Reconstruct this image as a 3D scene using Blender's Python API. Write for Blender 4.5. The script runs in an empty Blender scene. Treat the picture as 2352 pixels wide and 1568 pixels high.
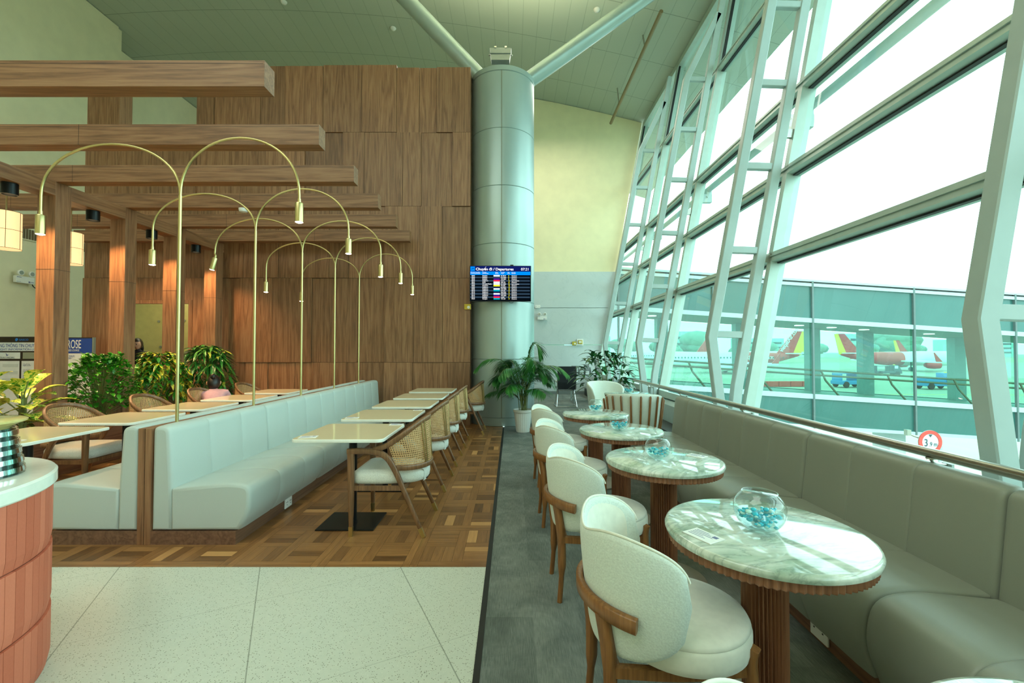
import bpy, bmesh, math, random
from mathutils import Vector, Matrix, Euler
random.seed(7)
V = Vector
PI = math.pi
scene = bpy.context.scene
C = scene.collection
def rad(a): return a * PI / 180.0
def S(r, g, b):
    def f(c):
        c /= 255.0
        return c / 12.92 if c <= 0.04045 else ((c + 0.055) / 1.055) ** 2.4
    return (f(r), f(g), f(b), 1.0)

# ------------------------------------------------------------------ materials
class NT:
    def __init__(s, name):
        s.m = bpy.data.materials.new(name); s.m.use_nodes = True
        s.t = s.m.node_tree; s.t.nodes.clear()
        s.out = s.t.nodes.new('ShaderNodeOutputMaterial')
    def n(s, typ, ins=None, **kw):
        nd = s.t.nodes.new('ShaderNode' + typ)
        for k, v in kw.items(): setattr(nd, k, v)
        for k, v in (ins or {}).items(): s.set(nd, k, v)
        return nd
    def set(s, nd, k, v):
        sock = nd.inputs[k]
        if isinstance(v, bpy.types.NodeSocket): s.t.links.new(v, sock)
        elif isinstance(v, bpy.types.Node): s.t.links.new(v.outputs[0], sock)
        else: sock.default_value = v
    def math(s, op, a, b=0.0, c=0.0):
        return s.n('Math', {0: a, 1: b, 2: c}, operation=op).outputs[0]
    def ramp(s, fac, stops, interp='LINEAR'):
        r = s.n('ValToRGB', {0: fac}); e = r.color_ramp; e.interpolation = interp
        while len(e.elements) < len(stops): e.elements.new(0.5)
        for el, (p, c) in zip(e.elements, stops):
            el.position = p; el.color = c if not isinstance(c, (int, float)) else (c, c, c, 1)
        return r.outputs[0]
    def mix(s, f, a, b, blend='MIX'):
        m = s.n('Mix', data_type='RGBA', blend_type=blend)
        s.set(m, 0, f); s.set(m, 6, a); s.set(m, 7, b)
        return m.outputs[2]
    def obj(s, scale=(1, 1, 1), rot=(0, 0, 0), loc=(0, 0, 0), src='Object'):
        tc = s.n('TexCoord')
        mp = s.n('Mapping', {0: tc.outputs[src], 'Scale': scale, 'Rotation': rot, 'Location': loc})
        return mp.outputs[0]
    def noise(s, vec, scale=5, detail=4, rough=0.5, dist=0.0):
        return s.n('TexNoise', {'Vector': vec, 'Scale': scale, 'Detail': detail, 'Roughness': rough, 'Distortion': dist}).outputs[0]
    def bump(s, h, strength=0.3, dist=0.01):
        return s.n('Bump', {'Height': h, 'Strength': strength, 'Distance': dist}).outputs[0]
    def bsdf(s, color, rough=0.5, metal=0.0, normal=None, **kw):
        b = s.n('BsdfPrincipled', {'Base Color': color, 'Roughness': rough, 'Metallic': metal})
        if normal is not None: s.set(b, 'Normal', normal)
        for k, v in kw.items(): s.set(b, k.replace('_', ' '), v)
        s.t.links.new(b.outputs[0], s.out.inputs[0])
        return b
def plain(name, col, rough=0.5, metal=0.0, var=0.06, scale=8, bump=0.0, **kw):
    n = NT(name); v = n.obj(); f = n.noise(v, scale, 4)
    c = n.mix(n.ramp(f, [(0.3, 0.0), (0.7, 1.0)]), tuple(x * (1 - var) for x in col[:3]) + (1,), tuple(min(1, x * (1 + var)) for x in col[:3]) + (1,))
    nm = n.bump(n.noise(v, scale * 40, 2), bump, 0.002) if bump else None
    n.bsdf(c, rough, metal, nm, **kw); return n.m
def emis(name, col, st):
    n = NT(name); v = n.obj(); f = n.noise(v, 3, 1)
    c = n.mix(n.ramp(f, [(0, 0.0), (1, 1.0)]), tuple(x * .97 for x in col[:3]) + (1,), col)
    e = n.n('Emission', {0: c, 1: st}); n.t.links.new(e.outputs[0], n.out.inputs[0]); return n.m

def wood(name, c1, c2, c3, axis='Z', rough=0.42, tone=False, g=1.0, along=None):
    n = NT(name)
    sc = {'X': (0.45, 9, 9), 'Y': (9, 0.45, 9), 'Z': (9, 9, 0.45)}[axis]
    sc = tuple(a * g for a in sc)
    v = n.obj(scale=sc)
    if tone:
        at = n.n('Attribute', attribute_name='tone')
        sh = n.n('CombineXYZ', {0: n.math('MULTIPLY', at.outputs['Fac'], 37.0), 1: n.math('MULTIPLY', at.outputs['Fac'], 91.0), 2: n.math('MULTIPLY', at.outputs['Fac'], 53.0)})
        v = n.n('VectorMath', {0: v, 1: sh.outputs[0]}, operation='ADD').outputs[0]
    a = n.noise(v, 0.9, 3, 0.5, 0.5)
    rings = n.math('PINGPONG', n.math('MULTIPLY', a, 12.0), 1.0)
    b = n.noise(v, 7, 4, 0.7)
    f = n.math('ADD', n.math('MULTIPLY', rings, 0.30), n.math('MULTIPLY', b, 0.75))
    col = n.ramp(f, [(0.2, c1), (0.5, c2), (0.85, c3)])
    if tone:
        br = n.math('MULTIPLY_ADD', at.outputs['Fac'], 0.36, 0.82)
        col = n.mix(1.0, col, n.n('CombineColor', {0: br, 1: br, 2: br}).outputs[0], 'MULTIPLY')
    n.bsdf(col, rough, 0.0, n.bump(b, 0.08, 0.004)); return n.m

M = {}
W1, W2, W3 = S(92, 60, 38), S(134, 92, 62), S(160, 118, 84)
M['wood_v'] = wood('walnut_vertical', W1, W2, W3, 'Z', tone=True)
M['wood_x'] = wood('walnut_beam', W1, W2, W3, 'X')
M['wood_y'] = wood('walnut_long', W1, W2, W3, 'Y')
M['wood_z'] = wood('walnut_post', W1, W2, W3, 'Z')
M['chairwood'] = wood('chair_walnut', S(84, 56, 34), S(118, 82, 52), S(144, 104, 70), 'Z', 0.35, g=2)
M['oak'] = wood('chair_oak', S(100, 64, 32), S(134, 88, 46), S(154, 106, 60), 'Z', 0.35, g=2)
M['flute'] = wood('fluted_walnut', S(104, 66, 44), S(144, 96, 68), S(164, 114, 82), 'Z', 0.45, g=2)
M['plinthwood'] = wood('plinth_walnut', S(84, 56, 42), S(114, 80, 60), S(134, 98, 74), 'Y', 0.5)
def brass():
    n = NT('brushed_brass'); v = n.obj(scale=(60, 60, 3)); f = n.noise(v, 4, 3)
    n.bsdf(n.mix(f, S(186, 168, 112), S(216, 200, 146)), 0.28, 1.0); return n.m
M['brass'] = brass()
M['black'] = plain('black_metal', S(28, 30, 30), 0.35, 0.6)
M['blackp'] = plain('black_plastic', S(20, 21, 23), 0.5)
M['steel'] = plain('satin_steel', S(176, 174, 164), 0.33, 1.0, 0.04)
M['chrome'] = plain('chrome', S(220, 222, 222), 0.08, 1.0, 0.02)
M['white_steel'] = plain('white_painted_steel', S(174, 190, 188), 0.4, 0.0, 0.03)
M['alu'] = plain('window_aluminium', S(178, 194, 186), 0.38, 0.2, 0.04)
M['cream'] = plain('cream_wall', S(232, 224, 182), 0.85, 0, 0.04, 3)
M['creamd'] = plain('cream_wall_left', S(226, 218, 184), 0.85, 0, 0.04, 3)
M['white'] = plain('white_plastic', S(232, 232, 226), 0.4, 0, 0.02)
M['gold'] = plain('gold_plate', S(196, 170, 70), 0.3, 0.8, 0.05)
M['strip'] = plain('black_strip', S(16, 18, 18), 0.5)
def fabric(name, col, rough=0.85, wv=260, var=0.05, bump=0.25, sheen=0.2):
    n = NT(name); v = n.obj()
    a = n.noise(v, wv, 2); b = n.noise(v, 3, 3)
    f = n.math('ADD', n.math('MULTIPLY', a, 0.7), n.math('MULTIPLY', b, 0.3))
    c = n.mix(n.ramp(f, [(0.35, 0.0), (0.65, 1.0)]), tuple(x * (1 - var) for x in col[:3]) + (1,), tuple(min(1, x * (1 + var)) for x in col[:3]) + (1,))
    n.bsdf(c, rough, 0, n.bump(a, bump, 0.002), Sheen_Weight=sheen); return n.m
M['bench'] = fabric('pale_leatherette', S(180, 190, 184), 0.5, 500, 0.03, 0.1, 0.1)
M['sofa'] = fabric('taupe_leatherette', S(140, 144, 132), 0.42, 600, 0.03, 0.08, 0.05)
M['boucle'] = fabric('white_boucle', S(212, 220, 210), 0.9, 160, 0.08, 0.6)
M['velvet'] = fabric('cream_velvet', S(226, 224, 208), 0.8, 30, 0.05, 0.1, 0.5)
M['seatfab'] = fabric('seat_weave', S(214, 214, 204), 0.9, 180, 0.14, 0.5)
M['laminate'] = plain('cream_gloss_top', S(222, 206, 170), 0.09, 0, 0.02, 2)
M['lamedge'] = plain('pale_edge', S(228, 230, 220), 0.3)

def marble():
    n = NT('green_marble'); v = n.obj()
    v2 = n.obj(rot=(0, 0, 0.5), scale=(1.0, 2.6, 1.0))
    d = n.noise(v2, 3.2, 8, 0.62, 1.6)
    vein = n.ramp(n.math('ABSOLUTE', n.math('SUBTRACT', d, 0.5)), [(0.0, 1.0), (0.035, 0.35), (0.11, 0.0)])
    cl = n.ramp(n.noise(v2, 2.0, 6, 0.6, 0.8), [(0.42, 0.0), (0.66, 1.0)])
    c = n.mix(cl, S(226, 230, 218), S(150, 172, 150))
    c = n.mix(n.math('MULTIPLY', vein, 0.5), c, S(84, 108, 96))
    g = n.ramp(n.noise(v, 9, 6, 0.7), [(0.55, 0.0), (0.75, 0.5)])
    c = n.mix(g, c, S(176, 184, 140))
    n.bsdf(c, 0.06, 0, Coat_Weight=0.3, Coat_Roughness=0.03); return n.m
M['marble'] = marble()

def glassy(name, tint, gl=0.9, rough=0.0, ior=1.45):
    n = NT(name)
    fc = n.n('LayerWeight', {0: 0.5}).outputs['Facing']
    f = n.math('MULTIPLY', n.math('MULTIPLY_ADD', n.math('POWER', fc, 4.0), 0.75, 0.045), gl)
    tr = n.n('BsdfTransparent', {0: tint}); g = n.n('BsdfGlossy', {0: (1, 1, 1, 1), 1: rough})
    mx = n.n('MixShader', {0: f, 1: tr.outputs[0], 2: g.outputs[0]})
    n.t.links.new(mx.outputs[0], n.out.inputs[0]); return n.m
M['winglass'] = glassy('window_glass', (0.71, 0.92, 0.90, 1), 0.8)
M['bridgeglass'] = glassy('tinted_bridge_glass', (0.52, 0.82, 0.74, 1), 0.9)
M['bowlglass'] = glassy('clear_bowl_glass', (0.93, 0.97, 0.96, 1), 1.3, 0.0, 1.5)
M['water'] = glassy('bowl_water', (0.85, 0.96, 0.97, 1), 0.8, 0.0, 1.33)
M['panelfrit'] = plain('bridge_spandrel', S(58, 104, 98), 0.25, 0, 0.06, 1)

def ceiling_mat():
    n = NT('ceiling_boards'); tc = n.n('TexCoord'); sp = n.n('SeparateXYZ', {0: tc.outputs['Object']})
    def line(x, per, w, off=0.0):
        a = n.math('FRACT', n.math('DIVIDE', n.math('ADD', x, 100 + off), per))
        return n.math('LESS_THAN', a, w)
    l1 = line(sp.outputs[0], 0.37, 0.035); l2 = line(sp.outputs[1], 1.62, 0.010, 0.3)
    l = n.math('MAXIMUM', n.math('MULTIPLY', l1, 0.55), l2)
    b = n.noise(tc.outputs['Object'], 0.8, 3)
    c = n.mix(b, S(172, 182, 168), S(182, 190, 176))
    c = n.mix(n.math('MULTIPLY', l, 0.6), c, S(90, 100, 88))
    n.bsdf(c, 0.5, 0, n.bump(n.math('SUBTRACT', 1.0, l), 0.4, 0.01)); return n.m
M['ceil'] = ceiling_mat()

def terrazzo():
    n = NT('terrazzo'); v = n.obj()
    vo = n.n('TexVoronoi', {'Vector': v, 'Scale': 130.0, 'Randomness': 1.0})
    sp = n.n('SeparateColor', {0: vo.outputs['Color']})
    near = n.math('LESS_THAN', vo.outputs['Distance'], 0.30)
    dark = n.math('MULTIPLY', n.math('GREATER_THAN', sp.outputs[0], 0.66), near)
    vo2 = n.n('TexVoronoi', {'Vector': v, 'Scale': 150.0, 'Randomness': 1.0})
    sp2 = n.n('SeparateColor', {0: vo2.outputs['Color']})
    d2 = n.math('MULTIPLY', n.math('GREATER_THAN', sp2.outputs[1], 0.82), n.math('LESS_THAN', vo2.outputs['Distance'], 0.32))
    c = n.mix(n.noise(v, 30, 4), S(196, 200, 186), S(208, 210, 196))
    c = n.mix(n.math('MULTIPLY', dark, 0.8), c, S(112, 108, 92))
    c = n.mix(n.math('MULTIPLY', d2, 0.35), c, S(232, 230, 216))
    r = n.n('TexCoord'); mp = n.n('Mapping', {0: r.outputs['Object'], 'Rotation': (0, 0, rad(27.0)), 'Location': (0.0, 0.0, 0)}, vector_type='TEXTURE')
    s = n.n('SeparateXYZ', {0: mp.outputs[0]})
    lx = n.math('LESS_THAN', n.math('FRACT', n.math('DIVIDE', n.math('ADD', s.outputs[0], 82.0 + TX), 0.82)), 0.007)
    ly = n.math('LESS_THAN', n.math('FRACT', n.math('DIVIDE', n.math('ADD', s.outputs[1], 82.0 + TY), 0.82)), 0.005)
    l = n.math('MAXIMUM', lx, n.math('MULTIPLY', ly, 0.5))
    c = n.mix(n.math('MULTIPLY', l, 0.55), c, S(96, 98, 86))
    n.bsdf(c, 0.27); return n.m
TX, TY = 0.0, 0.0
# the joint through (-1.64, 2.89) running towards (-1.13, 1.88)
_a = rad(27.0)   # mapping texture-type = inverse rotation
_q = Matrix.Rotation(-_a, 2) @ Vector((0, 0)); 
def _tx(x, y):
    c_, s_ = math.cos(-_a), math.sin(-_a)
    return x * c_ - y * s_, x * s_ + y * c_
_x, _y = _tx(-1.64, 2.89); TX = -(_x % 0.82) + .004
_x, _y = _tx(-1.46, 2.516); TY = -(_y % 0.82) + .004
M['terrazzo'] = terrazzo()

def carpet():
    n = NT('carpet_planks'); tc = n.n('TexCoord')
    mp = n.n('Mapping', {0: tc.outputs['Object'], 'Rotation': (0, 0, PI / 2), 'Location': (0.0, 0.14, 0)})
    br = n.n('TexBrick', {'Vector': mp.outputs[0], 'Color1': (0, 0, 0, 1), 'Color2': (1, 1, 1, 1), 'Mortar': (0.4, 0.4, 0.4, 1), 'Scale': 1.0, 'Mortar Size': 0.0012, 'Brick Width': 1.0, 'Row Height': 0.25, 'Bias': 0.0}, offset=0.37)
    v = tc.outputs['Object']
    big = n.noise(v, 3.5, 5, 0.65, 0.6)
    st = n.noise(n.obj(scale=(220, 14, 1)), 1.0, 2)
    fl = n.noise(v, 420, 1)
    f = n.math('ADD', n.math('ADD', n.math('MULTIPLY', br.outputs[0], 0.10), n.math('MULTIPLY', big, 0.55)), n.math('ADD', n.math('MULTIPLY', st, 0.35), n.math('MULTIPLY', fl, 0.25)))
    c = n.ramp(f, [(0.34, S(62, 70, 66)), (0.58, S(98, 104, 98)), (0.85, S(142, 146, 138))])
    n.bsdf(c, 0.95, 0, n.bump(n.math('ADD', st, fl), 0.5, 0.003)); return n.m
M['carpet'] = carpet()

def parquet():
    n = NT('parquet'); a = n.n('Attribute', attribute_name='tone'); d = n.n('Attribute', attribute_name='dirx')
    t = a.outputs['Fac']
    sh = n.n('CombineXYZ', {0: n.math('MULTIPLY', t, 31.0), 1: n.math('MULTIPLY', t, 77.0), 2: 0.0}).outputs[0]
    def gr(sc):
        v = n.n('VectorMath', {0: n.obj(scale=sc), 1: sh}, operation='ADD').outputs[0]
        return n.noise(v, 3.0, 5, 0.65, 0.8)
    gx = gr((1.2, 14, 1)); gy = gr((14, 1.2, 1))
    g = n.n('Mix', {0: d.outputs['Fac'], 2: gy, 3: gx}).outputs[0]
    f = n.math('ADD', n.math('MULTIPLY', t, 0.62), n.math('MULTIPLY', g, 0.45))
    c = n.ramp(f, [(0.16, S(78, 50, 28)), (0.36, S(122, 82, 46)), (0.58, S(160, 112, 66)), (0.95, S(208, 156, 98))])
    n.bsdf(c, n.math('MULTIPLY_ADD', g, 0.15, 0.26)); return n.m
M['parquet'] = parquet()

def cane():
    n = NT('woven_cane'); tc = n.n('TexCoord'); mp = n.n('Mapping', {0: tc.outputs['UV'], 'Scale': (62, 62, 1)})
    s = n.n('SeparateXYZ', {0: mp.outputs[0]})
    def fr(x): return n.math('ABSOLUTE', n.math('SUBTRACT', n.math('FRACT', x), 0.5))
    fx, fy = fr(s.outputs[0]), fr(s.outputs[1])
    hole = n.math('LESS_THAN', n.math('MAXIMUM', fx, fy), 0.27)
    c = n.mix(n.noise(tc.outputs['UV'], 60, 2), S(176, 134, 86), S(204, 164, 114))
    b = n.bsdf(c, 0.5)
    tr = n.n('BsdfTransparent')
    mx = n.n('MixShader', {0: hole, 1: b.outputs[0], 2: tr.outputs[0]})
    n.t.links.new(mx.outputs[0], n.out.inputs[0]); return n.m
M['cane'] = cane()

def leafmat(name, c1, c2, rough=0.35, blotch=None, bs=14, th=0.5):
    n = NT(name); v = n.obj(); f = n.noise(v, 5, 3)
    c = n.mix(n.ramp(f, [(0.3, 0.0), (0.7, 1.0)]), c1, c2)
    if blotch:
        c = n.mix(n.ramp(n.noise(v, bs, 3), [(th - 0.05, 0.0), (th + 0.05, 1.0)]), c, blotch)
    n.bsdf(c, rough, 0, None, Transmission_Weight=0.0); return n.m
M['palm'] = leafmat('palm_leaf', S(30, 92, 40), S(62, 128, 52))
M['rubber'] = leafmat('rubber_leaf', S(18, 70, 36), S(40, 104, 48), 0.2)
M['bush'] = leafmat('bush_leaf', S(28, 104, 24), S(84, 158, 34), 0.25)
M['scheff'] = leafmat('umbrella_leaf', S(30, 100, 26), S(64, 136, 32), 0.25, S(206, 184, 54), 12, 0.55)
M['dracaena'] = leafmat('dracaena_leaf', S(24, 96, 34), S(60, 136, 46), 0.3, S(170, 174, 60), 9, 0.62)
M['dieff'] = leafmat('dumbcane_leaf', S(44, 130, 24), S(70, 150, 30), 0.25, S(222, 216, 92), 38, 0.47)
M['stem'] = plain('plant_stem', S(110, 120, 58), 0.6)
M['soil'] = plain('potting_soil', S(50, 38, 28), 0.95, 0, 0.3, 40)

# ------------------------------------------------------------------ mesh builder
class MB:
    def __init__(s): s.v = []; s.f = []; s.mi = []; s.tone = []; s.dx = []; s.uv = None
    def add(s, vs, fs, mi=0, tone=None, dx=0.0):
        o = len(s.v); s.v += [tuple(p) for p in vs]
        for f in fs:
            s.f.append(tuple(i + o for i in f)); s.mi.append(mi); s.tone.append(tone if tone is not None else 0.5); s.dx.append(dx)
        return s
    def box(s, x0, x1, y0, y1, z0, z1, mi=0, tone=None, mat=None):
        vs = [V((x, y, z)) for z in (z0, z1) for y in (y0, y1) for x in (x0, x1)]
        if mat: vs = [mat @ p for p in vs]
        return s.add(vs, [(0, 2, 3, 1), (4, 5, 7, 6), (0, 1, 5, 4), (2, 6, 7, 3), (0, 4, 6, 2), (1, 3, 7, 5)], mi, tone)
    def rbox(s, x0, x1, y0, y1, z0, z1, r=0.01, seg=2, mat=None, mi=0):
        bm = bmesh.new(); bmesh.ops.create_cube(bm, size=1)
        for v in bm.verts: v.co = V(((x0 + x1) / 2 + v.co.x * (x1 - x0), (y0 + y1) / 2 + v.co.y * (y1 - y0), (z0 + z1) / 2 + v.co.z * (z1 - z0)))
        bmesh.ops.bevel(bm, geom=bm.edges[:], offset=r, segments=seg, profile=0.5, affect='EDGES')
        return s.bm(bm, mat, mi)
    def bm(s, bm, mat=None, mi=0):
        bm.verts.index_update()
        vs = [(mat @ v.co) if mat else v.co.copy() for v in bm.verts]
        fs = [tuple(v.index for v in f.verts) for f in bm.faces]
        bm.free(); return s.add(vs, fs, mi)
    def tube(s, pts, r, seg=10, caps=True, mi=0):
        pts = [V(p) for p in pts]; n = len(pts)
        rs = r if isinstance(r, (list, tuple)) else [r] * n
        T = []
        for i in range(n):
            t = pts[min(i + 1, n - 1)] - pts[max(i - 1, 0)]
            T.append(t.normalized())
        u = T[0].orthogonal().normalized(); vs = []
        for i in range(n):
            u = (u - T[i] * u.dot(T[i])).normalized(); w = T[i].cross(u)
            for k in range(seg):
                a = 2 * PI * k / seg; vs.append(pts[i] + (u * math.cos(a) + w * math.sin(a)) * rs[i])
        fs = []
        for i in range(n - 1):
            for k in range(seg):
                a, b = i * seg + k, i * seg + (k + 1) % seg
                fs.append((a, b, b + seg, a + seg))
        if caps: fs.append(tuple(range(seg - 1, -1, -1))); fs.append(tuple((n - 1) * seg + k for k in range(seg)))
        return s.add(vs, fs, mi)
    def sweep(s, pts, side, w, h, mi=0, ch=0.0):
        """rectangle swept on a path: w along side, h along normal"""
        pts = [V(p) for p in pts]; n = len(pts)
        ws = w if isinstance(w, (list, tuple)) else [w] * n
        hs = h if isinstance(h, (list, tuple)) else [h] * n
        sd = side if isinstance(side, list) else [side] * n
        vs = []
        c = ch
        for i in range(n):
            t = (pts[min(i + 1, n - 1)] - pts[max(i - 1, 0)]).normalized()
            sv = V(sd[i]); sv = (sv - t * sv.dot(t)).normalized(); nn = t.cross(sv)
            a, b = ws[i] / 2, hs[i] / 2
            if c > 0: prof = [(a - c, b), (a, b - c), (a, -b + c), (a - c, -b), (-a + c, -b), (-a, -b + c), (-a, b - c), (-a + c, b)]
            else: prof = [(a, b), (a, -b), (-a, -b), (-a, b)]
            vs += [pts[i] + sv * p + nn * q for p, q in prof]
        m = 8 if c > 0 else 4; fs = []
        for i in range(n - 1):
            for k in range(m):
                p, q = i * m + k, i * m + (k + 1) % m
                fs.append((p, q, q + m, p + m))
        fs.append(tuple(range(m - 1, -1, -1))); fs.append(tuple((n - 1) * m + k for k in range(m)))
        return s.add(vs, fs, mi)
    def lathe(s, prof, seg=32, c=(0, 0, 0), mi=0, flute=0.0, nfl=0, axis=None):
        vs = []; fs = []; n = len(prof); c = V(c)
        for i, (r, z) in enumerate(prof):
            for k in range(seg):
                a = 2 * PI * k / seg
                rr = r - (flute * (k % 2) if flute and r > flute else 0)
                p = V((rr * math.cos(a), rr * math.sin(a), z))
                if axis is not None: p = axis @ p
                vs.append(c + p)
        for i in range(n - 1):
            for k in range(seg):
                a, b = i * seg + k, i * seg + (k + 1) % seg
                fs.append((a, b, b + seg, a + seg))
        if prof[0][0] > 1e-5: fs.append(tuple(range(seg - 1, -1, -1)))
        if prof[-1][0] > 1e-5: fs.append(tuple((n - 1) * seg + k for k in range(seg)))
        return s.add(vs, fs, mi)
    def prism(s, poly, axis, a0, a1, mi=0):
        """poly (p,q) extruded along axis; axis 'Y': (x,z); 'X': (y,z); 'Z': (x,y)"""
        def mk(p, q, a): return {'Y': (p, a, q), 'X': (a, p, q), 'Z': (p, q, a)}[axis]
        n = len(poly)
        vs = [mk(p, q, a0) for p, q in poly] + [mk(p, q, a1) for p, q in poly]
        fs = [tuple(range(n)), tuple(range(2 * n - 1, n - 1, -1))] + [(i, i + n, (i + 1) % n + n, (i + 1) % n) for i in range(n)]
        return s.add(vs, fs, mi)
    def grid(s, rows, closed=False, mi=0):
        nr, nc = len(rows), len(rows[0]); vs = [p for r in rows for p in r]; fs = []
        for i in range(nr - 1):
            for j in range(nc - (0 if closed else 1)):
                k = (j + 1) % nc
                fs.append((i * nc + j, i * nc + k, (i + 1) * nc + k, (i + 1) * nc + j))
        return s.add(vs, fs, mi)
    def sphere(s, c, r, seg=16, mi=0, sc=(1, 1, 1)):
        bm = bmesh.new(); bmesh.ops.create_uvsphere(bm, u_segments=seg, v_segments=max(6, seg // 2), radius=r)
        return s.bm(bm, Matrix.Translation(c) @ Matrix.Diagonal((sc[0], sc[1], sc[2], 1)), mi)

def obj(name, mb, mat, parent=None, world=False, smooth=0, subd=0, bevel=0, fixn=True, attrs=False, solid=0):
    me = bpy.data.meshes.new(name)
    me.from_pydata(mb.v, [], mb.f); 
    mats = mat if isinstance(mat, list) else [mat]
    for m in mats: me.materials.append(M[m] if isinstance(m, str) else m)
    me.polygons.foreach_set('material_index', mb.mi)
    if attrs:
        a = me.attributes.new('tone', 'FLOAT', 'FACE'); a.data.foreach_set('value', mb.tone)
        a = me.attributes.new('dirx', 'FLOAT', 'FACE'); a.data.foreach_set('value', mb.dx)
    if fixn:
        bm = bmesh.new(); bm.from_mesh(me); bmesh.ops.recalc_face_normals(bm, faces=bm.faces[:]); bm.to_mesh(me); bm.free()
    if mb.uv:
        u = me.uv_layers.new(name='UVMap')
        for lp in me.loops: u.data[lp.index].uv = mb.uv[lp.vertex_index]
    if smooth:
        me.polygons.foreach_set('use_smooth', [True] * len(me.polygons))
        if smooth < 180: me.set_sharp_from_angle(angle=rad(smooth))
    me.update()
    o = bpy.data.objects.new(name, me); C.objects.link(o)
    if parent is not None:
        o.parent = parent
        if world: o.location = -V(parent.location)
    if solid:
        md = o.modifiers.new('thick', 'SOLIDIFY'); md.thickness = solid; md.offset = 0
    if bevel:
        md = o.modifiers.new('bev', 'BEVEL'); md.width = bevel; md.segments = 2; md.limit_method = 'ANGLE'
    if subd:
        md = o.modifiers.new('sub', 'SUBSURF'); md.levels = subd; md.render_levels = subd
    return o
def tag(o, label, cat, group=None, kind=None):
    o['label'] = label; o['category'] = cat
    if group: o['group'] = group
    if kind: o['kind'] = kind
    return o
def thing(name, label, cat, loc=(0, 0, 0), rz=0.0, group=None):
    o = bpy.data.objects.new(name, None); C.objects.link(o); o.empty_display_size = 0.1
    o.location = loc; o.rotation_euler = (0, 0, rz); return tag(o, label, cat, group)
def struct(name, mb, mat, **kw):
    o = obj(name, mb, mat, **kw); o['kind'] = 'structure'; return o
def dup(root, loc, rz, label, group=None):
    def cp(o, par):
        c = o.copy(); C.objects.link(c); c.parent = par
        for ch in [x for x in o.children]: cp(ch, c)
        return c
    r = cp(root, None); r.location = loc; r.rotation_euler = (0, 0, rz); r['label'] = label
    if group: r['group'] = group
    return r
def text(name, body, size, mat, parent, mtx, align='LEFT', ext=0.0004, bold=0.0, sx=1.0, spacing=1.0, lines=1.0):
    cu = bpy.data.curves.new(name, 'FONT'); cu.body = body; cu.size = size; cu.align_x = align
    cu.extrude = ext; cu.offset = bold; cu.space_character = spacing; cu.space_line = lines
    t = bpy.data.objects.new(name + '_tmp', cu); C.objects.link(t)
    dg = bpy.context.evaluated_depsgraph_get(); me = bpy.data.meshes.new_from_object(t.evaluated_get(dg))
    bpy.data.objects.remove(t); bpy.data.curves.remove(cu)
    me.transform(mtx @ Matrix.Diagonal((sx, 1, 1, 1))); me.materials.clear(); me.materials.append(M[mat] if isinstance(mat, str) else mat)
    o = bpy.data.objects.new(name, me); C.objects.link(o); o.parent = parent
    return o
def frontal(x, y, z, rz=0.0): return Matrix.Translation((x, y, z)) @ Matrix.Rotation(rz, 4, 'Z') @ Matrix.Rotation(PI / 2, 4, 'X')
def arcpts(cx, cz, r, a0, a1, n): return [(cx + r * math.cos(rad(a0 + (a1 - a0) * i / n)), cz + r * math.sin(rad(a0 + (a1 - a0) * i / n))) for i in range(n + 1)]
def spline(P, n=6):
    """Catmull-Rom through points"""
    P = [V(p) for p in P]; out = []
    for i in range(len(P) - 1):
        a = P[max(i - 1, 0)]; b = P[i]; c = P[i + 1]; d = P[min(i + 2, len(P) - 1)]
        for k in range(n):
            t = k / n
            out.append(0.5 * ((2 * b) + (c - a) * t + (2 * a - 5 * b + 4 * c - d) * t * t + (3 * b - a - 3 * c + d) * t ** 3))
    out.append(P[-1]); return out
WORLD, FILL, UPL, DOWN, ARC, EXPO = 3.6, 300, 1000, 170, 5, 0.5
# ================================================================== THE SETTING
F = 1010.0
def glassX(z): return 2.65 + 0.19 * z
def ceilZ(x): return 10.45 - (x + 7.3) ** 2 / 86.0
YB, YF = -5.0, 20.0
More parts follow.
